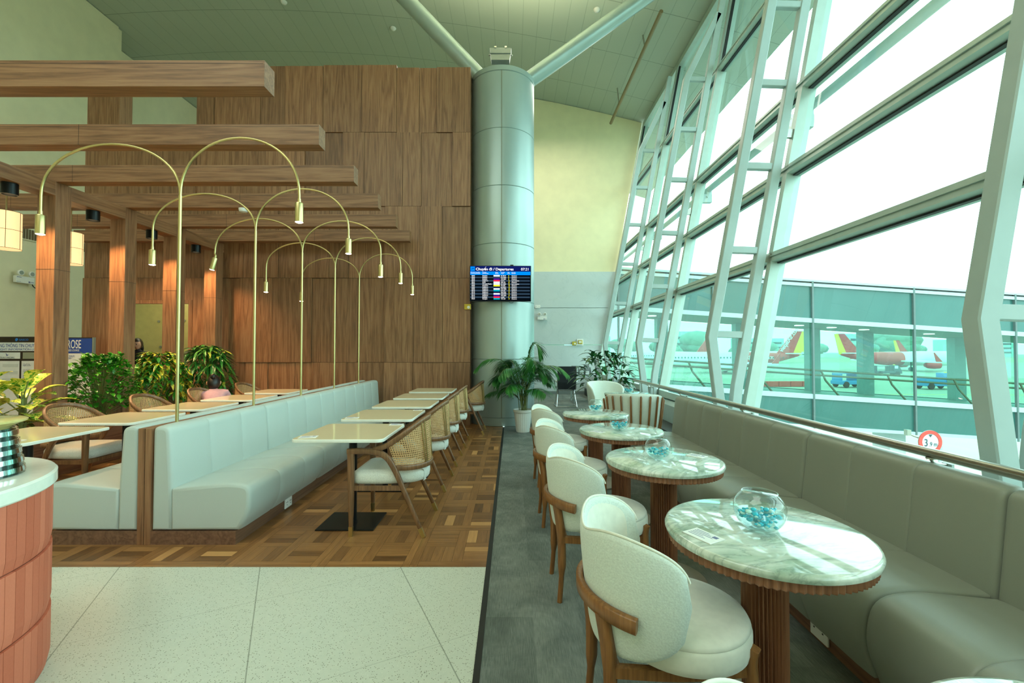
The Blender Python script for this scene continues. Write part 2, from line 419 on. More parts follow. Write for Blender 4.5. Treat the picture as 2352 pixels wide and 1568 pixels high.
# floors
m = MB(); m.add([(-11.5, YB, 0), (-0.17, YB, 0), (-0.17, 2.91, 0), (-11.5, 2.91, 0)], [(0, 1, 2, 3)])
struct('floor', m, 'terrazzo')
m = MB(); x0, x1, y0, y1 = -12.0, -0.17, 2.91, 8.9
CS = 0.605; bd = 0.05
def quad(xa, xb, ya, yb, d, tn, g=0.0007):
    xa, xb, ya, yb = max(xa, x0), min(xb, x1), max(ya, y0), min(yb, y1)
    if xb - xa < 0.01 or yb - ya < 0.01: return
    m.add([(xa + g, ya + g, 0), (xb - g, ya + g, 0), (xb - g, yb - g, 0), (xa + g, yb - g, 0)], [(0, 1, 2, 3)], 0, tn, d)
oy = 2.94; ox = -0.675 + CS
i0 = -22
for i in range(i0, 3):
    for j in range(0, 12):
        xa = ox + i * CS; ya = oy + (j - 1) * CS
        if xa > x1 or xa + CS < x0 or ya > y1: continue
        dv = 0.07; q = (CS - 2 * bd - dv) / 2; xb_, yb_ = xa + CS, ya + CS
        bt = lambda: random.uniform(.30, .52)
        quad(xa, xa + bd, ya, yb_, 0.0, bt()); quad(xb_ - bd, xb_, ya, yb_, 0.0, bt())
        quad(xa + bd, xb_ - bd, ya, ya + bd, 1.0, bt()); quad(xa + bd, xb_ - bd, yb_ - bd, yb_, 1.0, bt())
        quad(xa + bd + q, xa + bd + q + dv, ya + bd, yb_ - bd, 0.0, bt())
        for a in range(2):
            quad(xa + bd + a * (q + dv), xa + bd + a * (q + dv) + q, ya + bd + q, ya + bd + q + dv, 1.0, bt())
            for b in range(2):
                bx, by = xa + bd + a * (q + dv), ya + bd + b * (q + dv)
                for k in range(3):
                    t_ = random.uniform(.75, 1.0) if random.random() < .13 else random.uniform(.05, .5)
                    if (a + b) % 2: quad(bx, bx + q, by + k * q / 3, by + (k + 1) * q / 3, 1.0, t_)
                    else: quad(bx + k * q / 3, bx + (k + 1) * q / 3, by, by + q, 0.0, t_)
m.add([(x0, y0, -0.002), (x1, y0, -0.002), (x1, y1, -0.002), (x0, y1, -0.002)], [(0, 1, 2, 3)], 1, 0.2)
struct('floor_parquet', m, ['parquet', 'strip'], attrs=True, fixn=False)
m = MB(); m.add([(-0.14, YB, 0), (2.95, YB, 0), (2.95, 14.3, 0), (-0.14, 14.3, 0)], [(0, 1, 2, 3)])
m.add([(-12, 8.9, 0), (-0.14, 8.9, 0), (-0.14, YF, 0), (-12, YF, 0)], [(0, 1, 2, 3)])
struct('floor_carpet', m, 'carpet')
m = MB(); m.box(-0.17, -0.14, YB, 8.15, -0.01, 0.004)
struct('trim_1', m, 'strip')
# ceiling (goes on outside as the eave)
m = MB(); rows = []
for yy in (YB, 0, 5, 10, 15, YF):
    rows.append([(-13 + 19.1 * i / 40, yy, ceilZ(-13 + 19.1 * i / 40)) for i in range(41)])
m.grid(rows)
m2 = [[(p[0], p[1], p[2] + 0.25) for p in r] for r in rows]; m.grid(m2)
m.add([rows[0][-1], rows[-1][-1], m2[-1][-1], m2[0][-1]], [(0, 1, 2, 3)])
struct('ceiling', m, 'ceil', smooth=40, fixn=False)
# left walls
m = MB()
def wallx(x, ya, yb, t=0.2):
    m.box(x - t, x, ya, yb, 0, ceilZ(x) - 0.02)
wallx(-10.8, YB, 11.9); m.box(-11.6, -10.8, 11.9, 12.0, 0, ceilZ(-11.0) - 0.05); wallx(-11.5, 12.0, YF)
struct('wall_left', m, 'creamd')
m = MB(); xs = [-11.5 + 0.8 * i for i in range(14)]
m.prism([(-11.5, 0), (-0.6, 0)] + [(x, ceilZ(x)) for x in (-0.6, -3, -5, -7.3, -9, -11.5)], 'Y', 19.8, 20.0)
struct('wall_back_left', m, 'cream')
# far right wall: cream above, pale stone below
def farpoly(z0, z1, top=False):
    xr0, xr1 = glassX(z0) - 0.02, glassX(z1) - 0.02
    xl = -8.0
    p = [(xl, z0), (xr0, z0)]
    if top:
        xt = 4.26; p += [(xt, ceilZ(xt) - 0.01)] + [(x, ceilZ(x) - 0.01) for x in (3, 1.5, 0.3, -1, -3, -5.5, xl)]
    else: p += [(xr1, z1), (xl, z1)]
    return p
m = MB(); m.prism(farpoly(3.95, 8.9, True), 'Y', 14.3, 14.5); struct('wall_back_right', m, 'cream')
n = NT('pale_stone_cladding'); v = n.obj(scale=(1, 1, 1)); d = n.noise(v, 1.4, 7, 0.6, 1.2)
vein = n.ramp(n.math('ABSOLUTE', n.math('SUBTRACT', d, 0.5)), [(0.0, 1.0), (0.02, 0.0)])
c = n.mix(n.noise(v, 2, 4), S(186, 198, 198), S(204, 212, 210)); c = n.mix(n.math('MULTIPLY', vein, 0.12), c, S(130, 142, 144))
n.bsdf(c, 0.35); M['stone'] = n.m
m = MB()
for a, b in ((0.1, 1.585), (1.6, 2.785), (2.80, 3.97)): m.prism(farpoly(a, b), 'Y', 14.24, 14.5)
struct('wall_back_stone', m, 'stone')
m = MB(); m.box(-0.8, 2.6, 14.22, 14.5, 0, 0.1); struct('baseboard_back', m, plain('grey_base', S(120, 128, 126), 0.5))
m = MB(); m.prism([(-11, 0), (3.0, 0), (4.2, 8.6), (1, 9.6), (-3, 10.2), (-11, 10.2)], 'Y', YB - 0.2, YB); struct('wall_front', m, 'creamd')

# wood panel wall with relief panels
m = MB(); WY = 8.34
rowz = [0.0, 1.19, 2.79, 4.16, 5.58, 6.84]
def panel(xa, xb, za, zb):
    o = random.choice([0, 0.012, 0.024, 0.03])
    m.box(xa + 0.003, xb - 0.003, WY - o, WY + 0.05, za + 0.003, zb - 0.003 + (random.choice([0, .02, .04]) if zb > 6.8 else 0), 0, random.random())
def row(xa, xb, za, zb, holes=()):
    x = xa
    while x < xb - 0.01:
        w = random.uniform(0.32, 0.75); nx = min(x + w, xb)
        if xb - nx < 0.25: nx = xb
        for h0, h1 in holes:
            if x < h0 < nx: nx = h0
            if h0 <= x < h1 - 1e-4: nx = None; x = h1; break
        if nx is None: continue
        panel(x, nx, za, zb); x = nx
LX, RX = -8.14, -0.79
D0, D1, DZ = -7.42, -6.05, 2.37
for k in range(5):
    za, zb = rowz[k], rowz[k + 1]
    if k < 1: row(LX, RX, za, zb, ((D0, D1),))
    elif k == 1:
        row(LX, D0, za, zb); row(D0, D1, DZ, zb); row(D1, RX, za, zb)
    elif k < 4 - 0: row(LX, RX, za, zb) if k < 3 else (row(LX, -7.52, za, zb), row(-7.52, -6.03, za, 5.3), row(-6.03, RX, za, zb))
    else: row(LX, -7.52, za, zb - 0.1); row(-6.03, RX, za, zb)
# backing and reveals
m.box(LX + .01, D0, WY + 0.05, WY + 0.28, 0, 5.3, 0, .3); m.box(D1, RX - .004, WY + 0.05, WY + 0.28, 0, 5.3, 0, .3)
m.box(D0, D1, WY + 0.05, WY + 0.28, DZ, 5.3, 0, .3); m.box(LX + .01, -7.52, WY + 0.05, WY + 0.28, 5.3, 6.7, 0, .3)
m.box(-6.03, RX - .004, WY + 0.05, WY + 0.28, 5.3, 6.82, 0, .3)
struct('wall_wood', m, 'wood_v', attrs=True)
m = MB(); m.box(D0, D0 + 0.07, WY - 0.04, WY + 0.05, 0, DZ - .07); m.box(D1 - 0.07, D1, WY - 0.04, WY + 0.05, 0, DZ - .07); m.box(D0, D1, WY - 0.04, WY + 0.05, DZ - 0.07, DZ)
struct('door_1', m, 'wood_z')
m = MB(); m.box(-9.5, -5.0, 10.4, 10.5, 0, 3.2); struct('wall_corridor', m, plain('olive_corridor', S(196, 186, 120), 0.85))
# small fixings on the corridor wall
for i, (x, z) in enumerate(((-8.35, 2.1), (-7.75, 2.12), (-7.35, 1.55), (-8.3, 1.5))):
    mm = MB(); mm.lathe([(0.0, -0.008), (0.03, -0.008), (0.03, 0.0), (0, 0)], 12, (x, 10.38, z), axis=Matrix.Rotation(PI / 2, 3, 'X'))
    tag(obj('wall_stud', mm, 'steel'), ['small metal stud, upper left of four on the olive wall behind the doorway', 'small metal stud, upper right of four on the olive wall behind the doorway', 'small metal stud, lower right of four on the olive wall behind the doorway', 'small metal stud, lower left of four on the olive wall behind the doorway'][i], 'stud', 'studs on the corridor wall')

# ------------------------------------------------------------------ window wall
TY_ = [-0.78, 2.21, 5.2, 8.17, 11.12, 14.1]
TRZ = [0.62, 2.51, 3.55, 4.59, 6.7, 8.72]
def gp(z, y, dx=0.0): return V((glassX(z) + dx, y, z))
ybays = [YB, -3.76] + TY_
for bi in range(1, len(ybays) - 1):
    ya, yb = ybays[bi], ybays[bi + 1]
    m = MB()
    # mullion at the near side, transoms of the bay
    m.sweep([gp(0.5, ya, 0.02), gp(8.8, ya, 0.02)], V((0, 1, 0)), 0.085, 0.17)
    if bi == len(ybays) - 2: m.sweep([gp(0.5, yb, 0.02), gp(8.8, yb, 0.02)], V((0, 1, 0)), 0.085, 0.17)
    for z in TRZ:
        h = 0.11 if z < 8 else 0.2
        a, b = gp(z, ya, 0.02), gp(z, yb, 0.02)
        m.sweep([a, b], V((0.19, 0, 1)).normalized(), h, 0.17)
        if 1 < z < 8: m.sweep([a + V((-0.092, 0, 0.02)), b + V((-0.092, 0, 0.02))], V((0.19, 0, 1)).normalized(), 0.012, 0.012)
    w = struct('window_%d' % bi, m, 'alu')
    g = MB(); zs = [0.64, 2.5, 3.54, 4.58, 6.69, 8.7]
    for k in range(5):
        g = MB(); g.add([gp(zs[k] + .05, ya + .04, .04), gp(zs[k] + .05, yb - .04, .04), gp(zs[k + 1] - .05, yb - .04, .04), gp(zs[k + 1] - .05, ya + .04, .04)], [(0, 1, 2, 3)])
        p = obj('pane', g, 'winglass', w)
    # dark gasket under each transom and opening light at top
    g = MB()
    for z in TRZ[1:5]: g.sweep([gp(z - .065, ya + .05, .03), gp(z - .065, yb - .05, .03)], V((0, 0, 1)), 0.012, 0.05)
    for f in (0.0, 0.98): g.sweep([gp(6.8, ya + 0.06 + (yb - ya - 0.12) * f, -0.03), gp(8.6, ya + 0.06 + (yb - ya - 0.12) * f, -0.03)], V((0, 1, 0)), 0.05, 0.04)
    obj('gasket', g, 'blackp', w)
m = MB(); m.prism([(2.62, 0), (2.95, 0), (2.95, 0.56), (2.72, 0.56), (2.62, 0.50)], 'Y', YB, 14.2); struct('trim_2', m, 'white_steel')
m = MB(); m.prism([(2.3, 0.0), (2.62, 0.0), (2.62, 0.22), (2.3, 0.22)], 'Y', YB, 14.0); struct('trim_3', m, plain('dark_duct', S(52, 58, 56), 0.6))

# steel ladder trusses inside the glass
tl = ['white steel ladder truss nearest the camera, cut by the right edge of the photo', 'white steel ladder truss second from the right, in front of the mullion behind the sofa',
      'white steel ladder truss third from the right, above the dark green potted plant', 'farthest white steel ladder truss, fourth from the right, next to the end wall']
for i, y in enumerate(TY_[1:5]):
    t = thing('ladder_truss', tl[i], 'truss', (2.5, y, 0), 0, 'steel trusses along the window wall')
    def ic(z): return 2.355 + 0.187 * (z - 1.57)
    def oc(z): return 2.76 + 0.187 * (z - 1.57)
    m = MB(); m.sweep([(2.51, y, 0.22), (ic(1.57), y, 1.57), (ic(6.5), y, 6.5), (oc(7.75) - 0.03, y, 7.75)], V((0, 1, 0)), 0.095, 0.11, ch=0.008); obj('inner_chord', m, 'white_steel', t, True, 40)
    zt = 8.4
    m = MB(); m.sweep([(2.56, y, 0.22), (oc(1.0), y, 1.0), (oc(zt), y, zt)], V((0, 1, 0)), 0.095, 0.11, ch=0.008); obj('outer_chord', m, 'white_steel', t, True, 40)
    for k, z in enumerate((1.6, 2.6, 3.6, 4.6, 5.55, 6.5)):
        m = MB(); m.sweep([(ic(z) + 0.05, y, z + 0.01), (oc(z) - 0.05, y, z)], V((0, 1, 0)), 0.07, 0.08, ch=0.006); obj('rung', m, 'white_steel', t, True, 40)
    for z in (2.51, 4.0): m = MB(); m.box(oc(z) + 0.04, glassX(z) - 0.05, y - 0.02, y + 0.02, z - 0.05, z + 0.05); obj('glazing_bracket', m, 'steel', t, True)
# outdoor brace pipe and its bolted plates
t = thing('outdoor_brace', 'pale green horizontal brace pipe with bolted plates, outside the upper panes', 'brace', (4.1, 5, 0))
m = MB(); m.tube([(4.05, -4, 4.72), (4.05, 18, 4.72)], 0.06, 12); obj('pipe', m, 'white_steel', t, True, 60)
for y in (5.95, 9.0, 12.0, 3.0):
    m = MB(); m.box(3.72, 4.1, y - 0.05, y + 0.05, 4.45, 4.62); m.sweep([(4.05, y, 4.5), (4.05, y, 4.72)], V((0, 1, 0)), 0.08, 0.1)
    for dx in (3.78, 3.9, 4.0):
        m.lathe([(0.018, -0.02), (0.018, 0.02)], 8, (dx, y - 0.06, 4.56), axis=Matrix.Rotation(PI / 2, 3, 'X'))
    obj('bolted_plate', m, 'white_steel', t, True)

# ------------------------------------------------------------------ round column with struts
t = thing('metal_column', 'round metal-clad column with panel seams beside the wooden wall', 'column', (-0.19, 8.82, 0))
n = NT('column_cladding'); n.bsdf(n.mix(n.noise(n.obj(scale=(1, 1, .3)), 3, 3), S(150, 166, 164), S(172, 186, 182)), 0.34, 0.45); M['clad'] = n.m
R = 0.635; m = MB()
zj = [0.0, 0.16] + [0.16 + 1.09 * k for k in range(1, 7)]
prof = []
for k, z in enumerate(zj[:-1]):
    a, b = z, zj[k + 1]; prof += [(R - 0.012, a), (R, a + 0.008), (R, b - 0.008), (R - 0.012, b)]
prof += [(R + 0.005, 6.71), (R + 0.005, 6.8), (R - 0.1, 6.8)]
m.lathe(prof, 96, (-0.19, 8.82, 0)); obj('cladding', m, 'clad', t, True, 30)
m = MB(); m.box(-0.20, -0.188, 8.82 - R - 0.004, 8.82 - R + 0.02, 0.16, 6.7); obj('seam_strip', m, plain('seam', S(120, 120, 100), 0.5), t, True)
for sgn, nm in ((-1, 'left'), (1, 'right')):
    tt = thing('roof_strut', 'pale round roof strut rising to the %s from the column top' % nm, 'strut', (-0.19, 8.82, 6.6), 0, 'roof struts on the column')
    m = MB(); m.tube([(-0.19 + sgn * 0.15, 8.82, 6.62), (-0.19 + sgn * 3.6, 8.82, ceilZ(-0.19 + sgn * 3.6) + 0.0)], 0.155, 24); obj('tube', m, 'clad', tt, True, 60)
t = thing('floodlight', 'grey floodlight on top of the round column, aimed at the ceiling', 'floodlight', (-0.22, 8.3, 6.8))
R0 = Matrix.Translation((-0.22, 8.33, 7.03)) @ Matrix.Rotation(rad(-28), 4, 'X')
gm = plain('floodlight_grey', S(118, 126, 122), 0.45, 0.2)
m = MB(); m.prism([(-0.21, 0.2), (0.21, 0.2), (0.17, -0.2), (-0.17, -0.2)], 'Y', -0.07, 0.02); o = obj('housing', m, gm, t); o.matrix_local = Matrix.Translation(-V((-0.22, 8.3, 6.8))) @ R0
m = MB(); m.rbox(-0.2, 0.2, -0.085, -0.06, 0.0, 0.19, 0.01); o = obj('lid', m, gm, t); o.matrix_local = Matrix.Translation(-V((-0.22, 8.3, 6.8))) @ R0
m = MB()
for x in (-0.1, 0.1): m.box(x - 0.02, x + 0.02, -0.1, 0.0, 0.17, 0.22)
for x in (-0.215, 0.215): m.sphere((x, -0.02, 0.04), 0.02, 8)
o = obj('clasp', m, 'steel', t); o.matrix_local = Matrix.Translation(-V((-0.22, 8.3, 6.8))) @ R0
m = MB(); m.tube([(-0.22, 8.4, 6.78), (-0.22, 8.38, 6.95)], 0.03, 8); obj('stand', m, 'steel', t, True)

# hanging rail under the ceiling near the windows
t = thing('ceiling_rod', 'long tan conduit rod hanging under the ceiling near the windows', 'conduit', (3.2, 12.9, 8.7))
P0, P1 = V((2.93, 13.0, 8.25)), V((3.0, 8.5, 8.45))
P0 = V((3.13, 13.8, 8.61)); P1 = V((3.31, 9.6, 8.93))
m = MB(); m.tube([P0, P1], 0.045, 10); obj('rod', m, plain('tan_paint', S(140, 124, 92), 0.5), t, True, 60)
for k in (0.22, 0.75):
    p = P0.lerp(P1, k); m = MB(); m.tube([p, (p.x - 0.05, p.y, ceilZ(p.x))], 0.018, 6); obj('hanger', m, 'steel', t, True)
for (x, y, lb) in ((-3.26, 11.9, 'small ceiling detector left of the left roof strut'), (1.68, 11.9, 'small ceiling detector right of the column, below the round one'), (2.0, 10.2, 'round white ceiling detector near the top edge, right of the right roof strut'), (-5.9, 11.2, 'small ceiling detector above the nearest wooden beam')):
    m = MB(); m.lathe([(0.0, -0.06), (0.05, -0.055), (0.075, -0.02), (0.08, 0.0)], 16, (x, y, ceilZ(x))); tag(obj('ceiling_detector', m, 'white', smooth=60), lb, 'detector', 'detectors on the curved ceiling')
m = MB(); m.box(3.0, 4.2, 8.55, 8.75, ceilZ(3.6) - .24, ceilZ(3.6) - .1); tag(obj('linear_vent', m, 'blackp'), 'dark slot vent in the ceiling beside the windows', 'vent')
# ================================================================== pergola, lamps, lanterns
ST = 0.94; Y1 = 3.28
perg = thing('pergola', 'walnut pergola of six cross beams on four posts in front of the wooden wall', 'pergola', (-5.49, 6.6, 0))
ZB, ZT = 3.41, 3.61
for i in range(6):
    y = Y1 + i * ST
    m = MB(); m.box(-8.0, -1.87, y, y + 0.143, ZB, ZT); o = obj('cross_beam', m, 'wood_x', perg, True, bevel=0.002)
    j = [-4.57, -4.2, -5.2, -3.8, -4.6, -3.6][i]
    mm = MB()
    for xx in (j, -7.0): mm.box(xx - 0.0015, xx + 0.0015, y - 0.0008, y + 0.02, ZB - .0005, ZT - 0.001)
    mm.box(-8.0, -1.88, y - 0.0008, y + 0.01, ZT - 0.026, ZT - 0.0235)
    obj('joint', mm, 'strip', o)
m = MB(); m.box(-5.60, -5.39, 1.5, 8.2, 3.245, 3.41); obj('long_beam', m, 'wood_y', perg, True, bevel=0.002)
for i in range(4):
    y = Y1 + (i + 2) * ST
    m = MB(); m.box(-5.603, -5.387, y - 0.003, y + 0.183, 0, 3.40); o = obj('post', m, 'wood_z', perg, True, bevel=0.002)
    m = MB(); m.box(-5.605, -5.385, y - 0.005, y + 0.185, 2.372, 2.375); obj('joint', m, 'strip', o)
# brown post behind the plants (near the wooden wall)
# black downlights under the long beam
dl = ['black cylinder downlight under the pergola, cut by the left edge', 'black cylinder downlight between the first and second posts', 'black cylinder downlight between the second and third posts', 'black cylinder downlight between the third post and the wooden wall']
for i, y in enumerate((4.78, 5.74, 6.68, 7.62)):
    t = thing('downlight', dl[i], 'downlight', (-5.5, y, 3.245), 0, 'black downlights under the pergola')
    m = MB(); m.lathe([(0.0, -0.02), (0.062, -0.02), (0.062, -0.125), (0.07, -0.125), (0.07, 0.0), (0, 0)], 32); obj('can', m, 'black', t, smooth=40)
    m = MB(); m.lathe([(0.0, -0.08), (0.058, -0.08), (0.058, -0.082), (0, -0.082)], 24); obj('lens', m, emis('downlight_glow_%d' % i, (1, .72, .4, 1), 6), t)
# lanterns
lan = NT('lantern_fabric'); v = lan.obj(scale=(30, 30, 200)); f = lan.noise(v, 2, 2)
cc = lan.mix(f, S(236, 204, 144), S(250, 224, 170)); e = lan.bsdf(cc, 0.8, 0, Emission_Color=(1.0, 0.66, 0.32, 1), Emission_Strength=0.7); M['lantern'] = lan.m
for i, (x, y, lb) in enumerate(((-6.05, 5.23, 'glowing cream fabric lantern cut by the left edge, hung on a brass rod'), (-6.22, 6.17, 'glowing cream fabric lantern half hidden behind the nearest post'))):
    t = thing('lantern', lb, 'pendant lamp', (x, y, 2.63), 0, 'fabric lanterns under the pergola')
    m = MB(); m.lathe([(0.13, 0.0), (0.13, 0.44)], 32); o = obj('shade', m, 'lantern', t, smooth=60, solid=0.004)
    m = MB()
    for a in range(6): c, s = math.cos(a * PI / 3 + .3), math.sin(a * PI / 3 + .3); m.tube([(.133 * c, .133 * s, 0), (.133 * c, .133 * s, .44)], 0.0025, 6)
    for z in (0, .22, .44): m.tube([(.133 * math.cos(k * PI / 16), .133 * math.sin(k * PI / 16), z) for k in range(33)], 0.0025, 6)
    obj('rib', m, plain('lantern_rib', S(120, 90, 50), 0.5), t)
    m = MB(); m.tube([(0, 0, .30), (0, 0, 0.78)], 0.008, 8); m.lathe([(0, .44), (0.13, .44), (.13, .445), (0, .445)], 6); obj('rod', m, 'brass', t)
    m = MB(); m.sphere((0, 0, 0.24), 0.045, 12); obj('bulb', m, emis('bulb_%d' % i, (1, .82, .55, 1), 14), t, smooth=60)
# brass arc lamps on the bench
M['lampglow'] = emis('spot_glow', (1.0, .84, .62, 1), 25)
def shade(m, g, hook, ang):
    # spot head hung on the arc end
    A = Matrix.Translation(hook) @ Matrix.Rotation(ang, 4, 'Y')
    bm = MB(); bm.lathe([(0.012, 0.0), (0.014, -0.03), (0.028, -0.034), (0.0305, -0.04), (0.0305, -0.185), (0.028, -0.186), (0.027, -0.18), (0, -0.178)], 28)
    m.add([A @ V(p) for p in bm.v], bm.f)
    bm = MB(); bm.lathe([(0.0, -0.192), (0.018, -0.191), (0.028, -0.1865), (0.028, -0.185), (0, -0.185)], 24)
    g.add([A @ V(p) for p in bm.v], bm.f)
lb = ['nearest and tallest-looking of the brass two-armed arc lamps on the bench', 'second brass two-armed arc lamp from the front', 'third brass two-armed arc lamp from the front, the middle one', 'fourth brass two-armed arc lamp from the front', 'farthest brass two-armed arc lamp, nearest the wooden wall']
def zof(py, Y): return 1.42 + (804 - py) / F * Y
zj = 2.64 - 0.86
specs = [(3.45, 1.10, 1.63, .915, 0, .94, 1.68, 1.01, 0), (4.47, 1.05, 1.60, .872, 0, .95, 1.65, .985, 0), (5.47, 1.09, 1.645, 1.0, 14, .98, 1.615, .915, 0), (6.49, 1.02, 1.59, .86, 0, .97, 1.665, .99, 0), (7.52, .99, 1.58, .84, 0, .91, 1.65, .955, 0)]
HEADS = []
for k_, (y, rl, tl_, bl_, an1, rr, tr, br, an2) in enumerate(specs):
    L0 = thing('arc_lamp', lb[k_], 'lamp', (-2.62, y, 0.86), 0, 'brass arc lamps on the bench')
    m = MB(); m.tube([(0, 0, -0.05), (0, 0, zj)], 0.012, 14); obj('pole', m, 'brass', L0, smooth=60)
    for sgn, reach, top, bot, an in ((-1, rl, tl_, bl_, an1), (1, rr, tr, br, an2)):
        rA = reach / 2; hh = 1.42 + top - 2.64; P = [V((0, 0, zj - 0.12)), V((sgn * 0.002, 0, zj - 0.05))]
        for k in range(29):
            a = rad(180 - 180 * k / 28); P.append(V((sgn * (rA + rA * math.cos(a)), 0, zj + hh * math.sin(a) ** .92)))
        zh = 1.42 + bot + .185 - .86; P.append(V((sgn * reach, 0, (P[-1].z + zh) / 2))); P.append(V((sgn * (reach - (.01 if an else 0)), 0, zh)))
        m = MB(); m.tube(P, 0.0095, 12); arm = obj('arm', m, 'brass', L0, smooth=60)
        a, b = MB(), MB(); shade(a, b, P[-1], rad(an))
        sh = obj('spot_head', a, 'brass', L0, smooth=40); obj('lit_lens', b, 'lampglow', sh); HEADS.append((-2.62 + P[-1].x, y, .86 + zh - .2))
# smoke detector under a beam
m = MB(); m.lathe([(0.0, -0.05), (0.05, -0.045), (0.06, -0.015), (0.06, 0.0)], 16, (-3.78, 6.15, 3.41)); tag(obj('smoke_detector', m, 'white', smooth=60), 'round white smoke detector under a pergola beam above the arc lamps', 'detector')
# ================================================================== benches
def offset_poly(P, d):
    n = len(P); out = []
    area = sum(P[i][0] * P[(i + 1) % n][1] - P[(i + 1) % n][0] * P[i][1] for i in range(n))
    sg = 1 if area > 0 else -1
    for i in range(n):
        a, b, c = V(P[i - 1]), V(P[i]), V(P[(i + 1) % n])
        e1, e2 = (b - a).normalized(), (c - b).normalized()
        nn = V((-(e1.y + e2.y), e1.x + e2.x)) * sg
        if nn.length < 1e-6: nn = V((-e1.y, e1.x)) * sg
        out.append(b + nn.normalized() * d)
    return out
def cushion(poly, y0, y1, deep=0.03, seams=2):
    m = MB(); L = y1 - y0; st = []
    for dy, o in ((0.001, deep), (0.005, deep * .5), (0.014, deep * .2), (0.035, 0.003)): st.append((y0 + dy, o))
    marks = [y0 + L * (k + 1) / (seams + 1) for k in range(seams)]
    pts = []
    for k in range(1, 12):
        pts.append((y0 + L * k / 12, 0.0))
    pts = [p for p in pts if all(abs(p[0] - q) > 0.03 for q in marks)]
    for q in marks: pts += [(q - 0.012, 0.0), (q - 0.003, 0.003), (q, 0.006), (q + 0.003, 0.003), (q + 0.012, 0.0)]
    st += pts
    for dy, o in ((0.035, 0.003), (0.014, deep * .2), (0.005, deep * .5), (0.001, deep)): st.append((y1 - dy, o))
    st.sort(key=lambda a: a[0])
    rows = [[(p.x, y, p.y) for p in offset_poly(poly, o)] for y, o in st]
    m.grid(rows, closed=True); n = len(poly)
    m.add(rows[0], [tuple(range(n))]); m.add(rows[-1], [tuple(range(n - 1, -1, -1))])
    return m
def smoothpoly(P, corner=()):
    return P
def rounded(P, rr, seg=5):
    """round each corner of closed polygon P by radius rr[i]"""
    out = []; n = len(P)
    for i in range(n):
        a, b, c = V(P[i - 1]), V(P[i]), V(P[(i + 1) % n]); r = rr[i]
        if r <= 0: out.append((b.x, b.y)); continue
        p, q = b + (a - b).normalized() * r, b + (c - b).normalized() * r
        for k in range(seg + 1):
            t = k / seg; w = p.lerp(b, t).lerp(b.lerp(q, t), t); out.append((w.x, w.y))
    return out
def bench(name, label, sx, cx, ysegs, group):
    """sx=+1 faces +X. cx = spine X"""
    def P(pts): return [(cx + sx * a, b) for a, b in pts]
    backp = rounded(P([(0.05, 0.10), (0.05, 0.865), (0.175, 0.862), (0.20, 0.44), (0.20, 0.10)]), [0, 0.05, 0.06, 0, 0], 6)
    seatp = rounded(P([(0.19, 0.10), (0.19, 0.405), (0.62, 0.452), (0.775, 0.43), (0.77, 0.22), (0.69, 0.10)]), [0, 0.0, 0.08, 0.07, 0.08, 0.0], 6)
    t = thing(name, label, 'bench', (cx + sx * 0.4, (ysegs[0] + ysegs[-1]) / 2, 0), 0, group)
    for a, b in zip(ysegs[:-1], ysegs[1:]):
        obj('back_cushion', cushion(backp, a, b), 'bench', t, True, 50); obj('seat_cushion', cushion(seatp, a, b), 'bench', t, True, 50)
    m = MB(); x0, x1 = sorted((cx + sx * 0.004, cx + sx * 0.67)); m.box(x0, x1, ysegs[0], ysegs[-1], 0, 0.097); obj('plinth', m, 'plinthwood', t, True)
    m = MB(); x0, x1 = sorted((cx + sx * 0.003, cx + sx * 0.049)); m.box(x0, x1, ysegs[0] - 0.004, ysegs[-1], 0.0, 0.845); obj('spine_panel', m, 'wood_z', t, True, bevel=0.002)
    return t
ys = [3.24, 4.53, 5.80, 7.07, 8.28]
bl = bench('banquette', 'pale blue-grey banquette facing the square tables by the walkway', 1, -2.69, ys, 'back-to-back banquettes under the arc lamps')
bench('banquette', 'pale blue-grey banquette facing the plants, backing onto the walkway one', -1, -2.69, ys, 'back-to-back banquettes under the arc lamps')
def outlet(x, y, z, h, sx, parent, ang=0.0):
    t = parent
    m = MB(); m.rbox(-0.006, 0.006, -0.06, 0.06, -h / 2, h / 2, 0.004); o = obj('power_outlet', m, 'white', t); o.location = V((x, y, z)) - V(t.location); o['label'] = 'white power outlet plate on the plinth'
    m = MB()
    for a in (-0.03, 0.03):
        m.box(sx * 0.0055, sx * 0.0075, a - 0.012, a - 0.008, 0.004, 0.016); m.box(sx * 0.0055, sx * 0.0075, a + 0.008, a + 0.012, 0.004, 0.016); m.box(sx * 0.0055, sx * 0.0075, a - 0.004, a + 0.004, -0.016, -0.010)
    q = obj('socket_slots', m, 'blackp', o)
outlet(-2.012, 3.98, 0.055, 0.085, 1, bl); outlet(-2.012, 5.6, 0.055, 0.085, 1, bl)
# window sofa
sofa = thing('window_sofa', 'long taupe leather channel-back sofa below the steel handrail', 'sofa', (1.7, 2.3, 0))
bp = rounded([(2.06, 0.10), (2.08, 0.875), (1.945, 0.88), (1.895, 0.44), (1.895, 0.10)], [0, 0.05, 0.06, 0, 0], 6)
sp = rounded([(1.90, 0.12), (1.90, 0.452), (1.56, 0.487), (1.40, 0.46), (1.365, 0.28), (1.43, 0.12)], [0, 0, 0.07, 0.085, 0.08, 0.0], 6)
ys = [-0.60, 0.58, 1.75, 2.92, 4.10, 5.27]
for a, b in zip(ys[:-1], ys[1:]):
    obj('back_cushion', cushion(bp, a, b, 0.03), 'sofa', sofa, True, 50); obj('seat_cushion', cushion(sp, a, b, 0.03), 'sofa', sofa, True, 50)
m = MB(); m.box(1.50, 2.05, -0.6, 5.25, 0, 0.118); obj('plinth', m, 'plinthwood', sofa, True)
outlet(1.492, 2.16, 0.075, 0.115, -1, sofa)
